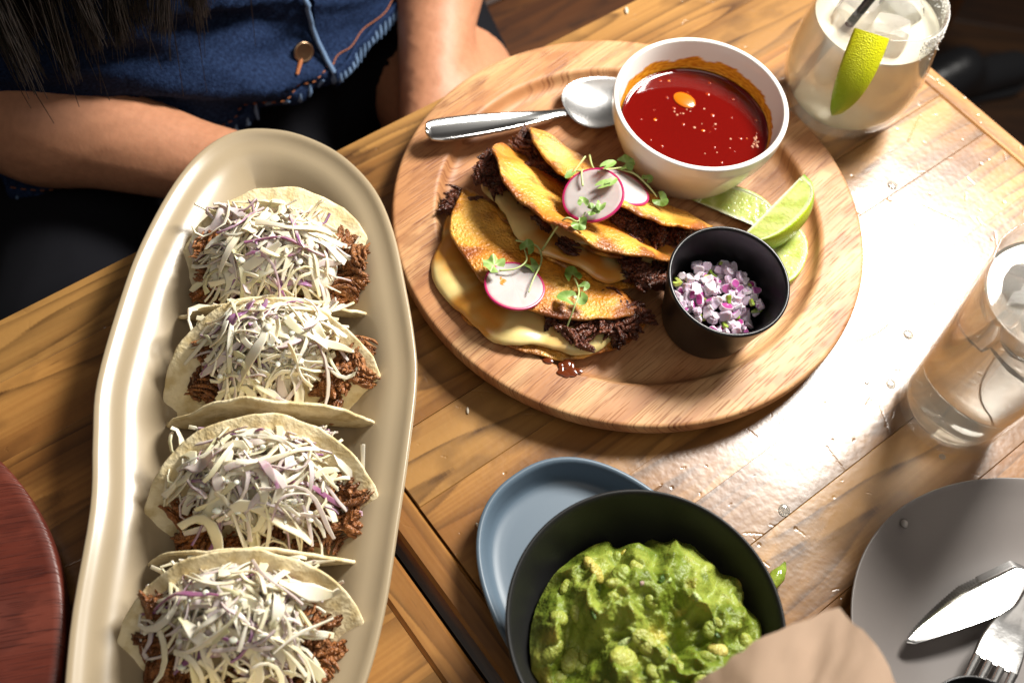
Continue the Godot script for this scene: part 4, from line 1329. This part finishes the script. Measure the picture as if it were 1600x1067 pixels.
# ---------------------------------------------------------------- glasses
func glass_body(outer: Array, inner: Array, segs := 96) -> ArrayMesh:
	return lathe(outer + inner, segs)

func ice_cube(h: float, seed_: int) -> ArrayMesh:
	var v := PackedVector3Array()
	var n := 7
	for face in 6:
		for j in n:
			for i in n:
				var a := -1.0 + 2.0 * i / (n - 1)
				var b := -1.0 + 2.0 * j / (n - 1)
				var p: Vector3 = [Vector3(1, a, b), Vector3(-1, b, a), Vector3(a, 1, b), Vector3(b, -1, a), Vector3(a, b, 1), Vector3(b, a, -1)][face]
				var q := p.normalized() * 1.22
				p = p.lerp(q, 0.42)
				p *= 1.0 + 0.05 * nz.get_noise_3d(p.x * 60.0 + seed_ * 33.0, p.y * 60.0, p.z * 60.0)
				v.append(p * h)
	var idx := PackedInt32Array()
	for face in 6:
		for k in quads(n, n, false, face * n * n): idx.append(k)
	for i in range(0, idx.size(), 3):
		if (v[idx[i + 2]] - v[idx[i]]).cross(v[idx[i + 1]] - v[idx[i]]).dot(v[idx[i]]) < 0.0:
			var s := idx[i + 1]
			idx[i + 1] = idx[i + 2]
			idx[i + 2] = s
	return build(v, idx, PackedVector2Array(), PackedColorArray(), false)

func glasses():
	rng.seed = 808
	# water glass
	var at := Vector3(0.2899, 0.0003, -0.3624)
	var t := thing("water_glass", "tall straight clear glass of iced water at the right edge", "glass", at)
	part("body", lathe(rounded([Vector3(0.0325, 0.0090, 0), Vector3(0.0338, 0.012, 0.004), Vector3(0.0416, 0.1540, 0.001), Vector3(0.0413, 0.1556, 0.0007), Vector3(0.0404, 0.1556, 0.0007), Vector3(0.0398, 0.1540, 0.001), Vector3(0.0324, 0.0135, 0)], 6), 96), M.wall, t)
	part("foot", lathe(rounded([Vector3(0.0001, 0.0008, 0), Vector3(0.0270, 0.0, 0.002), Vector3(0.0310, 0.0, 0.0015), Vector3(0.0330, 0.0035, 0.003), Vector3(0.0337, 0.0118, 0.001), Vector3(0.0322, 0.0120, 0.001), Vector3(0.0290, 0.0085, 0.003), Vector3(0.0001, 0.0080, 0)], 6), 96), M.wall, t)
	var w := thing("water", "clear iced water filling the tall glass", "water", at)
	part("volume", lathe(rounded([Vector3(0.0001, 0.0128, 0), Vector3(0.0180, 0.0112, 0.008), Vector3(0.0292, 0.0086, 0.002), Vector3(0.0320, 0.0135, 0.004), Vector3(0.0386, 0.1395, 0.0004), Vector3(0.0378, 0.1385, 0.001), Vector3(0.0001, 0.1383, 0)], 6), 96), M.water, w)
	var spots := [[Vector3(0.012, 0.1310, -0.010), 0.0125], [Vector3(-0.016, 0.1320, -0.006), 0.0120], [Vector3(-0.004, 0.1290, 0.017), 0.0125], [Vector3(0.008, 0.103, 0.006), 0.0125], [Vector3(-0.014, 0.101, -0.012), 0.0120]]
	for k in spots.size():
		var o := add(numbered("ice_cube"), ice_cube(spots[k][1], k), M.ice)
		o.position = at + spots[k][0]
		o.rotation = Vector3(rng.randf() * 2, rng.randf() * 3, rng.randf() * 2)
		o.set_meta("label", "clear ice cube floating in the tall water glass")
		o.set_meta("category", "ice cube")
		o.set_meta("group", "ice cubes in the water glass")
	# lime drink in a stemless glass
	at = Vector3(0.2190, 0.0003, -0.6180)
	t = thing("cocktail_glass", "round stemless glass with salted rim at the top right", "glass", at)
	part("body", lathe(rounded([Vector3(0.0355, 0.0025, 0), Vector3(0.0485, 0.0240, 0.014), Vector3(0.0512, 0.0480, 0.020), Vector3(0.0468, 0.0860, 0.020), Vector3(0.0432, 0.1090, 0.001), Vector3(0.0430, 0.1104, 0.0006), Vector3(0.0422, 0.1104, 0.0006), Vector3(0.0418, 0.1090, 0.001), Vector3(0.0453, 0.0860, 0.020), Vector3(0.0497, 0.0480, 0.020), Vector3(0.0470, 0.0255, 0.014), Vector3(0.0360, 0.0080, 0)], 8), 96), M.wall, t)
	part("foot", lathe(rounded([Vector3(0.0001, 0.0018, 0), Vector3(0.024, 0.0012, 0.002), Vector3(0.030, 0.0, 0.002), Vector3(0.0352, 0.0018, 0.003), Vector3(0.0372, 0.0052, 0.001), Vector3(0.0345, 0.0070, 0.001), Vector3(0.0001, 0.0058, 0)], 6), 96), M.wall, t)
	part("salt_rim", salt_ring(), M.salt, t, "stuff")
	var d := thing("lime_drink", "cloudy pale lime drink with ice in the stemless glass", "drink", at)
	part("volume", lathe(rounded([Vector3(0.0001, 0.0063, 0), Vector3(0.0327, 0.0073, 0.010), Vector3(0.0467, 0.0256, 0.014), Vector3(0.0494, 0.0480, 0.020), Vector3(0.0455, 0.0800, 0.012), Vector3(0.0444, 0.0900, 0.0005), Vector3(0.0430, 0.0890, 0.001), Vector3(0.0001, 0.0887, 0)], 8), 96), M.marg, d)
	for k in 4:
		var o := add(numbered("ice_cube"), ice_cube(0.0125, k + 9), M.ice)
		o.position = at + [Vector3(0.016, 0.0900, -0.010), Vector3(-0.017, 0.0890, 0.002), Vector3(0.006, 0.0905, 0.019), Vector3(-0.006, 0.0895, -0.021)][k]
		o.rotation = Vector3(rng.randf() * 2, rng.randf() * 3, rng.randf() * 2)
		o.set_meta("label", "clear ice cube at the surface of the cloudy lime drink")
		o.set_meta("category", "ice cube")
		o.set_meta("group", "ice cubes in the lime drink")
	var st := add(numbered("straw"), tube([Vector3(-0.0385, 0.020, 0.012), Vector3(-0.0250, 0.070, 0.010), Vector3(-0.0030, 0.150, 0.006)], [0.0032, 0.0032, 0.0032], 16), M.straw)
	st.position = at
	st.set_meta("label", "black drinking straw standing in the cloudy lime drink")
	st.set_meta("category", "straw")
	lime_wedge(Vector3(0.2006, 0.0996, -0.5752), Vector3(-0.137, -0.753, 0.644), Vector3(0.10, 0.80, 0.55), 0.0446, 0.0205, 1.35, "yellow green lime wedge stuck on the rim of the stemless glass", 0.9, -0.25)

func salt_ring() -> ArrayMesh:
	var v := PackedVector3Array()
	var idx := PackedInt32Array()
	for k in 1300:
		var a := rng.randf_range(-1.7, 1.0)
		var y := 0.1085 - absf(rng.randfn(0, 0.006))
		var rr := 0.0434 + (0.1085 - y) * 0.16 + rng.randf() * 0.0006
		var c := Vector3(cos(a) * rr, y, sin(a) * rr)
		var s := rng.randf_range(0.0003, 0.0007)
		var b := Basis.from_euler(Vector3(rng.randf() * 3, rng.randf() * 3, 0)) * s
		var n := v.size()
		for p in [Vector3(1, 0, 0), Vector3(-1, 0, 0), Vector3(0, 1, 0), Vector3(0, -1, 0), Vector3(0, 0, 1), Vector3(0, 0, -1)]: v.append(c + b * p)
		for f in [[0, 2, 4], [2, 1, 4], [1, 3, 4], [3, 0, 4], [2, 0, 5], [1, 2, 5], [3, 1, 5], [0, 3, 5]]: idx.append_array([n + f[0], n + f[2], n + f[1]])
	return build(v, idx, PackedVector2Array(), PackedColorArray(), false)

# ---------------------------------------------------------------- grey plate with knife and fork, paper of chips
func right_corner():
	rng.seed = 66
	var pts := []
	for i in 40:
		var a := TAU * i / 40
		var r := 0.1135 + 0.003 * cos(2.0 * a + 0.6) + 0.0025 * cos(3.0 * a + 2.0)
		pts.append(Vector2(0.332 + cos(a) * r, -0.2035 + sin(a) * r))
	var o := add(numbered("plate"), dish(smooth_loop(pts, 3), rounded([Vector3(0.045, 0.0, 0), Vector3(0.040, 0.001, 0.002), Vector3(0.010, 0.012, 0.006), Vector3(0.0, 0.0205, 0.003), Vector3(0.0006, 0.0222, 0.0008), Vector3(0.0024, 0.0216, 0.002), Vector3(0.016, 0.0150, 0.012), Vector3(0.040, 0.0078, 0.02), Vector3(0.06, 0.0065, 0)], 7)), M.grey)
	o.set_meta("label", "taupe grey plate with thin chipped rim holding a knife and fork")
	o.set_meta("category", "plate")
	var chip := add(numbered("sugar_grain"), lump(Vector3(0.0032, 0.0012, 0.0036), 0.2, 0.3, 12, 8), M.grey)
	chip.position = Vector3(0.2495, 0.0215, -0.2685)
	chip.name = "ceramic_chip"
	chip.set_meta("label", "chipped spot on the grey plate's left rim")
	chip.set_meta("category", "chip")
	# knife
	var t := thing("table_knife", "shiny steel knife with serrated edge lying on the grey plate", "knife")
	var e0 := Vector3(0.2480, 0.0185, -0.1975)
	var ex := Vector3(0.845, 0.012, -0.528).normalized()
	var ez := Vector3(0.53, 0.235, 0.848)
	ez = (ez - ex * ez.dot(ex)).normalized()
	var ey := ez.cross(ex).normalized()
	ey = ey if ey.y > 0 else -ey
	var lower := [[0.0, 0.0005], [0.004, 0.0030], [0.012, 0.0042], [0.03, 0.0064], [0.05, 0.0084], [0.075, 0.0100], [0.088, 0.0092], [0.096, 0.0052], [0.11, 0.0048], [0.16, 0.0060]]
	var tri := PackedVector3Array()
	var edge := []
	var spine := []
	var n := 150
	for i in n + 1:
		var x := 0.16 * i / n
		var lo := 0.0
		for k in lower.size() - 1:
			if x >= lower[k][0] and x <= lower[k + 1][0]: lo = lerpf(lower[k][1], lower[k + 1][1], (x - lower[k][0]) / (lower[k + 1][0] - lower[k][0]))
		var hi := -0.0165 * pow(clampf(x / 0.05, 0, 1), 0.62) if x < 0.088 else lerpf(-0.0165, -0.0050, smoothstep(0.088, 0.098, x))
		if x < 0.062: hi += (0.0011 if i % 2 == 0 else 0.0)
		edge.append(e0 + ex * x + ez * hi)
		spine.append(e0 + ex * x + ez * lo)
	var v := PackedVector3Array()
	for i in n + 1:
		var thick := 0.0012 if i < 92 else lerpf(0.0012, 0.004, clampf((i - 92) / 20.0, 0, 1))
		v.append_array([edge[i], edge[i].lerp(spine[i], 0.25) + ey * thick * 0.35, spine[i] + ey * thick * 0.5, spine[i] - ey * thick * 0.5, edge[i].lerp(spine[i], 0.25) - ey * thick * 0.35])
	part("blade", build(v, quads(5, n + 1, true)), M.steel, t)
	# fork
	var f := thing("fork", "steel fork lying beside the knife on the grey plate", "fork")
	var fx := Vector3(-0.42, -0.06, 0.905).normalized()   # towards the tips
	var fz := Vector3(0.905, 0.16, 0.42).normalized()
	var root := Vector3(0.3010, 0.0245, -0.2025)
	var head := PackedVector3Array()
	var line := [[-0.075, 0.0034, 0.010], [-0.045, 0.0030, 0.0085], [-0.026, 0.0034, 0.004], [-0.019, 0.0062, 0.002], [-0.011, 0.0100, 0.0006], [0.0, 0.0122, 0.0004], [0.0085, 0.0126, 0.0010], [0.0135, 0.0126, 0.0016]]
	var hp := []
	for i in line.size() - 1:
		for k in 6:
			var q := []
			for c in 3: q.append(cubic_interpolate(line[i][c], line[i + 1][c], line[maxi(i - 1, 0)][c], line[mini(i + 2, line.size() - 1)][c], k / 6.0))
			hp.append(q)
	hp.append(line[-1])
	for q in hp:
		for s in [[-1.0, 0.0], [-0.9, 0.8], [-0.45, 0.75], [0.0, 0.6], [0.45, 0.75], [0.9, 0.8], [1.0, 0.0], [0.9, -0.8], [0.0, -1.0], [-0.9, -0.8]]:
			head.append(root + fx * q[0] + fz * (q[1] * s[0]) + Vector3.UP * (q[2] + s[1] * 0.0011))
	part("head", build(head, quads(10, hp.size(), true)), M.steel_worn, f)
	for k in 4:
		var z := -0.0100 + k * 0.00667
		var a := root + fx * 0.0125 + fz * z + Vector3.UP * 0.0016
		part("tine", tube([a, a + fx * 0.014 + Vector3.UP * -0.002, a + fx * 0.030 + Vector3.UP * -0.001, a + fx * 0.042 + Vector3.UP * 0.0018, a + fx * 0.046 + Vector3.UP * 0.003], [0.0027, 0.0022, 0.0019, 0.0013, 0.0006], 10, 0.55), M.steel_worn, f)
	# black basket of chips wrapped in parchment, nearer the camera than everything else
	var bt := thing("parchment_cup", "brown parchment paper standing up out of a black cup at the bottom edge", "basket", Vector3(0.154, 0.0, -0.080))
	part("cup", lathe(rounded([Vector3(0.0001, 0.002, 0), Vector3(0.034, 0.0, 0.002), Vector3(0.045, 0.105, 0.002), Vector3(0.0435, 0.106, 0.001), Vector3(0.033, 0.004, 0.002), Vector3(0.0001, 0.004, 0)], 5), 64), M.black, bt)
	var pv := PackedVector3Array()
	var nu := 90
	var nr := 34
	for shell in 1:
		for j in nr:
			var f2 := float(j) / (nr - 1)
			for i in nu:
				var a := TAU * i / nu
				var corner := 1.0 - acos(clampf(absf(cos(2.0 * a + 0.1)), 0.0, 1.0)) / (PI * 0.5)
				var high := lerpf(0.134, 0.184, pow(corner, 1.5)) + 0.004 * sin(a * 5.0 + 1.0)
				var rr := lerpf(0.031, 0.041, clampf(f2 * 1.5, 0, 1)) + maxf(0.0, f2 - 0.62) * lerpf(0.066, 0.084, corner)
				rr += 0.006 * f2 * (absf(nz.get_noise_2d(cos(a) * 180.0 + f2 * 110.0, sin(a) * 180.0)) - 0.2) - 0.003 * f2 * absf(nz.get_noise_2d(cos(a) * 420.0, sin(a) * 420.0 + f2 * 160.0))
				rr += 0.0003 if shell == 1 else 0.0
				pv.append(Vector3(cos(a) * rr, 0.006 + f2 * high, sin(a) * rr))
	part("parchment", build(pv, quads(nu, nr, true), PackedVector2Array(), PackedColorArray(), false), M.paper, bt)
	var c2 := thing("sauce_cup", "black sauce cup whose rim just shows at the bottom edge under the fork", "cup", Vector3(0.2640, 0.0195, -0.1400))
	part("body", lathe(rounded([Vector3(0.0001, 0.002, 0), Vector3(0.022, 0.0, 0.001), Vector3(0.0300, 0.0480, 0.003), Vector3(0.0290, 0.0496, 0.001), Vector3(0.0275, 0.048, 0.002), Vector3(0.021, 0.004, 0.003), Vector3(0.0001, 0.004, 0)], 5), 64), M.black, c2)

# ---------------------------------------------------------------- red board and skillet at the left edge
func left_corner():
	var c := Vector3(-0.3653, 0, -0.0801)
	var m := lathe(rounded([Vector3(0.0001, 0.0005, 0), Vector3(0.155, 0.0005, 0.002), Vector3(0.1620, 0.008, 0.005), Vector3(0.1624, 0.0235, 0.003), Vector3(0.158, 0.0250, 0.002), Vector3(0.0001, 0.0250, 0)], 6), 128)
	var arr := m.surface_get_arrays(0)
	var uv := PackedVector2Array()
	for p in arr[Mesh.ARRAY_VERTEX]: uv.append(Vector2((p.x * 0.94 - p.z * 0.34) / 0.5 + 0.5, (p.x * 0.34 + p.z * 0.94 + p.y) / 0.36 + 0.4))
	arr[Mesh.ARRAY_TEX_UV] = uv
	var bm := ArrayMesh.new()
	bm.add_surface_from_arrays(Mesh.PRIMITIVE_TRIANGLES, arr)
	var o := add(numbered("underliner_board"), bm, M.redboard)
	o.position = c
	o.set_meta("label", "red stained round wooden board at the lower left edge")
	o.set_meta("category", "board")
	var s := add(numbered("skillet"), lathe(rounded([Vector3(0.0001, 0.0, 0), Vector3(0.098, 0.0, 0.006), Vector3(0.110, 0.024, 0.003), Vector3(0.1085, 0.0262, 0.0012), Vector3(0.106, 0.024, 0.002), Vector3(0.096, 0.004, 0.005), Vector3(0.0001, 0.004, 0)], 6), 96), M.iron)
	s.position = Vector3(-0.344, 0.0253, -0.0915)
	s.set_meta("label", "black iron skillet standing on the red board")
	s.set_meta("category", "skillet")

# ---------------------------------------------------------------- the person behind the table
func person():
	rng.seed = 12
	var t := thing("person", "person in a denim jacket sitting behind the table, forearms on the lap", "person")
	var hip := uvpos(0.25, -0.715, -0.20)
	var chest := uvpos(0.25, -0.71, 0.12)
	var neck := uvpos(0.25, -0.69, 0.32)
	var headp := uvpos(0.245, -0.65, 0.45)
	var sh_l := uvpos(0.08, -0.70, 0.24)
	var sh_r := uvpos(0.44, -0.70, 0.24)
	var el_l := Vector3(-0.462, -0.045, -0.530)
	var wr_l := Vector3(-0.236, -0.062, -0.510)
	var el_r := Vector3(-0.122, -0.025, -0.800)
	var wr_r := Vector3(-0.092, -0.095, -0.590)
	var bones := [
		[hip + uvpos(-0.07, 0), hip + uvpos(0.07, 0), 0.09, 0.09], [hip, chest, 0.085, 0.085], [chest + uvpos(-0.06, 0), chest + uvpos(0.06, 0), 0.08, 0.08],
		[sh_l, chest, 0.052, 0.07], [sh_r, chest, 0.052, 0.07], [chest, neck, 0.07, 0.052], [neck, headp, 0.052, 0.06], [headp, headp + Vector3(0, 0.07, 0), 0.088, 0.09],
		[headp + uvpos(0, 0.088, 0.0), headp + uvpos(0, 0.094, -0.01), 0.014, 0.016],
		[sh_l, Vector3(-0.46, 0.06, -0.56), 0.052, 0.050], [Vector3(-0.46, 0.06, -0.56), el_l, 0.050, 0.046], [el_l, el_l.lerp(wr_l, 0.35), 0.044, 0.0475], [el_l.lerp(wr_l, 0.35), wr_l, 0.0475, 0.029],
		[sh_r, el_r, 0.046, 0.037], [el_r, el_r.lerp(wr_r, 0.3), 0.036, 0.037], [el_r.lerp(wr_r, 0.3), wr_r, 0.037, 0.026]]
	for h in [[wr_l, Vector3(-0.165, -0.085, -0.490)], [wr_r, Vector3(-0.105, -0.150, -0.520)]]:
		var d: Vector3 = (h[1] - h[0]).normalized()
		var sd := d.cross(Vector3.UP).normalized()
		bones.append([h[0], h[1], 0.024, 0.022])
		for k in 4:
			var a: Vector3 = h[1] + sd * (-0.024 + k * 0.016)
			var b: Vector3 = a + d * (0.036 + 0.006 * (1 - absi(k - 1))) + Vector3(0, -0.006, 0)
			bones.append([h[0].lerp(a, 0.5), a, 0.014, 0.011])
			bones.append([a, b, 0.0105, 0.0095])
			bones.append([b, b + d * 0.024 + Vector3(0, -0.016, 0), 0.0095, 0.008])
		bones.append([h[0].lerp(h[1], 0.25) + sd * 0.02, h[0].lerp(h[1], 0.8) + sd * 0.045 + Vector3(0, 0.004, 0), 0.014, 0.0105])
	# bare knees and shins below the hem of the black shorts
	var kn_r := Vector3(-0.050, -0.125, -0.620)
	var kn_l := Vector3(-0.34, -0.17, -0.36)
	bones.append([Vector3(-0.185, -0.20, -0.865), kn_r, 0.085, 0.060])
	bones.append([hip + uvpos(-0.09, 0.0), kn_l, 0.085, 0.060])
	bones.append([kn_r, kn_r + Vector3(0.04, -0.42, 0.04), 0.058, 0.040])
	bones.append([kn_l, kn_l + Vector3(0.0, -0.42, 0.02), 0.058, 0.040])
	part("body", skin(bones, 0.009, 0.02), M.skin, t)
	var sh := [[hip + uvpos(-0.08, 0), hip + uvpos(0.08, 0), 0.112, 0.112], [hip, chest, 0.108, 0.092], [hip + uvpos(0.07, 0), Vector3(-0.185, -0.20, -0.865), 0.10, 0.092], [Vector3(-0.185, -0.20, -0.865), Vector3(-0.185, -0.20, -0.865).lerp(kn_r, 0.58), 0.092, 0.072], [hip + uvpos(-0.09, 0), kn_l, 0.098, 0.078], [hip + uvpos(-0.05, 0.03), hip + uvpos(0.02, 0.16), 0.09, 0.06]]
	part("black_shorts", skin(sh, 0.012, 0.03), M.cloth, t)
	jacket(t)
	part("black_sleeve", tube([Vector3(-0.46, 0.26, -0.60), Vector3(-0.400, 0.150, -0.530), Vector3(-0.365, 0.100, -0.515), Vector3(-0.345, 0.080, -0.520)], [0.07, 0.060, 0.050, 0.030], 24), M.cloth, t)
	part("hair_lock", skin([[Vector3(-0.315, 0.36, -0.585), Vector3(-0.300, 0.22, -0.555), 0.060, 0.050], [Vector3(-0.300, 0.22, -0.555), Vector3(-0.285, 0.125, -0.515), 0.045, 0.016], [Vector3(-0.36, 0.30, -0.56), Vector3(-0.335, 0.13, -0.52), 0.05, 0.016]], 0.01, 0.02), M.hair, t)
	# loose dark hair hanging in front of the jacket
	var v := PackedVector3Array()
	var idx := PackedInt32Array()
	var clumps := []
	for k in 16: clumps.append([rng.randfn(0, 1.0), 0.080 + absf(rng.randfn(0, 0.030)), rng.randfn(0, 0.010), rng.randfn(0, 0.016)])
	for k in 1300:
		var cl: Array = clumps[k % 16]
		var a: float = cl[0] + rng.randfn(0, 0.16)
		var loose := 1.0 if rng.randf() > 0.07 else 4.0
		var top := Vector3(-0.292, 0.33, -0.575) + uvpos(a * 0.050, rng.randfn(0, 0.016))
		var end := Vector3(-0.278, cl[1] + rng.randfn(0, 0.008) * loose, -0.495) + uvpos(cl[0] * 0.036 + 0.004 + rng.randfn(0, 0.0035) * loose, cl[2] + rng.randfn(0, 0.003))
		var mid := top.lerp(end, 0.55) + uvpos(cl[3] + rng.randfn(0, 0.004), 0.014 + rng.randfn(0, 0.004))
		var pts := []
		var rad := []
		for i in 9:
			var f := i / 8.0
			pts.append(top.lerp(mid, f).lerp(mid.lerp(end, f), f))
			rad.append(lerpf(0.0007, 0.0002, f * f))
		var m := tube(pts, rad, 4)
		var ar := m.surface_get_arrays(0)
		var base := v.size()
		v.append_array(ar[Mesh.ARRAY_VERTEX])
		for i in ar[Mesh.ARRAY_INDEX]: idx.append(i + base)
	part("hair", build(v, idx, PackedVector2Array(), PackedColorArray(), false), M.hair, t, "stuff")

func jacket_at(u: float, y: float, out: float) -> Vector3:
	var k := clampf((u - 0.25) / 0.215, -1.0, 1.0)
	var fold := 0.016 * nz.get_noise_2d(u * 330.0 + 20.0, y * 1500.0 + u * 520.0) * 2.0 + 0.004 * nz.get_noise_2d(u * 1200.0, y * 3500.0)
	var lean := maxf(0.0, -y) * 0.12
	return uvpos(u, -0.700 + (0.113 + out + fold) * sqrt(1.0 - k * k * 0.96) + lean, y)

func jacket(t: Node3D):
	# two front panels that meet at the placket, each a shell of cloth
	var left_panel: Node3D
	var right_panel: Node3D
	for side in 2:
		var v := PackedVector3Array()
		var nu := 70
		var nv := 46
		var u0: float = [0.05, 0.309][side]
		var u1: float = [0.322, 0.455][side]
		for shell in 2:
			for j in nv:
				var f := float(j if shell == 0 else nv - 1 - j) / (nv - 1)
				for i in nu:
					var u := lerpf(u0, u1, float(i) / (nu - 1))
					var hem := hem_at(u)
					v.append(jacket_at(u, lerpf(hem, 0.30, f), (0.006 if side == 1 else 0.0) + (0.0 if shell == 0 else -0.002)))
		var panel := part("jacket_panel", build(v, quads(nu, nv * 2, false), PackedVector2Array(), PackedColorArray(), true), M.denim, t)
		# hem band with ropy worn ridges
		var pts := []
		var rad := []
		for i in 60:
			var u := lerpf(u0, u1, i / 59.0)
			pts.append(jacket_at(u, hem_at(u) + 0.007, 0.0012 + (0.006 if side == 1 else 0.0)))
			rad.append(0.0085)
		part("hem", tube(pts, rad, 10, 0.28, Vector3(0.7, 0, 0.7)), M.denim, panel)
		for i in 26:
			var u := lerpf(u0 + 0.004, u1 - 0.003, i / 25.0)
			var y := hem_at(u) + 0.006
			var o := 0.0052 + (0.006 if side == 1 else 0.0)
			part("hem_ridge", tube([jacket_at(u - 0.0012, y - 0.0055, o - 0.0018), jacket_at(u, y, o - 0.0002), jacket_at(u + 0.0014, y + 0.0055, o - 0.0018)], [0.0008, 0.0019, 0.0008], 6), M.denim_light, panel)
		for i in 46:
			var u := lerpf(u0 + 0.003, u1 - 0.004, i / 46.0)
			var y := hem_at(u) + 0.0165
			var o := 0.0010 + (0.006 if side == 1 else 0.0)
			part("stitch", tube([jacket_at(u, y, o), jacket_at(u + 0.0028, y, o)], [0.0005, 0.0005], 5), M.thread, panel)
		if side == 0: left_panel = panel
		else: right_panel = panel
	var seam := []
	var sr := []
	for i in 40:
		var y := lerpf(-0.062, 0.20, i / 39.0)
		seam.append(jacket_at(0.3095 - 0.12 * maxf(0, y + 0.05), y, 0.0072))
		sr.append(0.0022)
	part("placket_edge", tube(seam, sr, 8), M.denim_light, right_panel)
	var b := part("button", lathe(rounded([Vector3(0.0001, -0.002, 0), Vector3(0.0062, -0.002, 0.001), Vector3(0.0088, 0.0012, 0.001), Vector3(0.0080, 0.0030, 0.001), Vector3(0.0062, 0.0024, 0.001), Vector3(0.0001, 0.0020, 0)], 4), 32), M.brass, left_panel)
	b.basis = Basis(Quaternion(Vector3.UP, Vector3(0.60, 0.45, 0.66).normalized()))
	b.position = jacket_at(0.292, -0.030, 0.006)
	part("buttonhole", tube([jacket_at(0.2785, -0.037, 0.002), jacket_at(0.2860, -0.034, 0.0035), jacket_at(0.292, -0.031, 0.003)], [0.0014, 0.0018, 0.0014], 8, 0.5), M.thread, left_panel)

func hem_at(u: float) -> float:
	return lerpf(-0.115, -0.062, smoothstep(0.12, 0.32, u)) if u < 0.32 else -0.062 + (u - 0.32) * 0.06
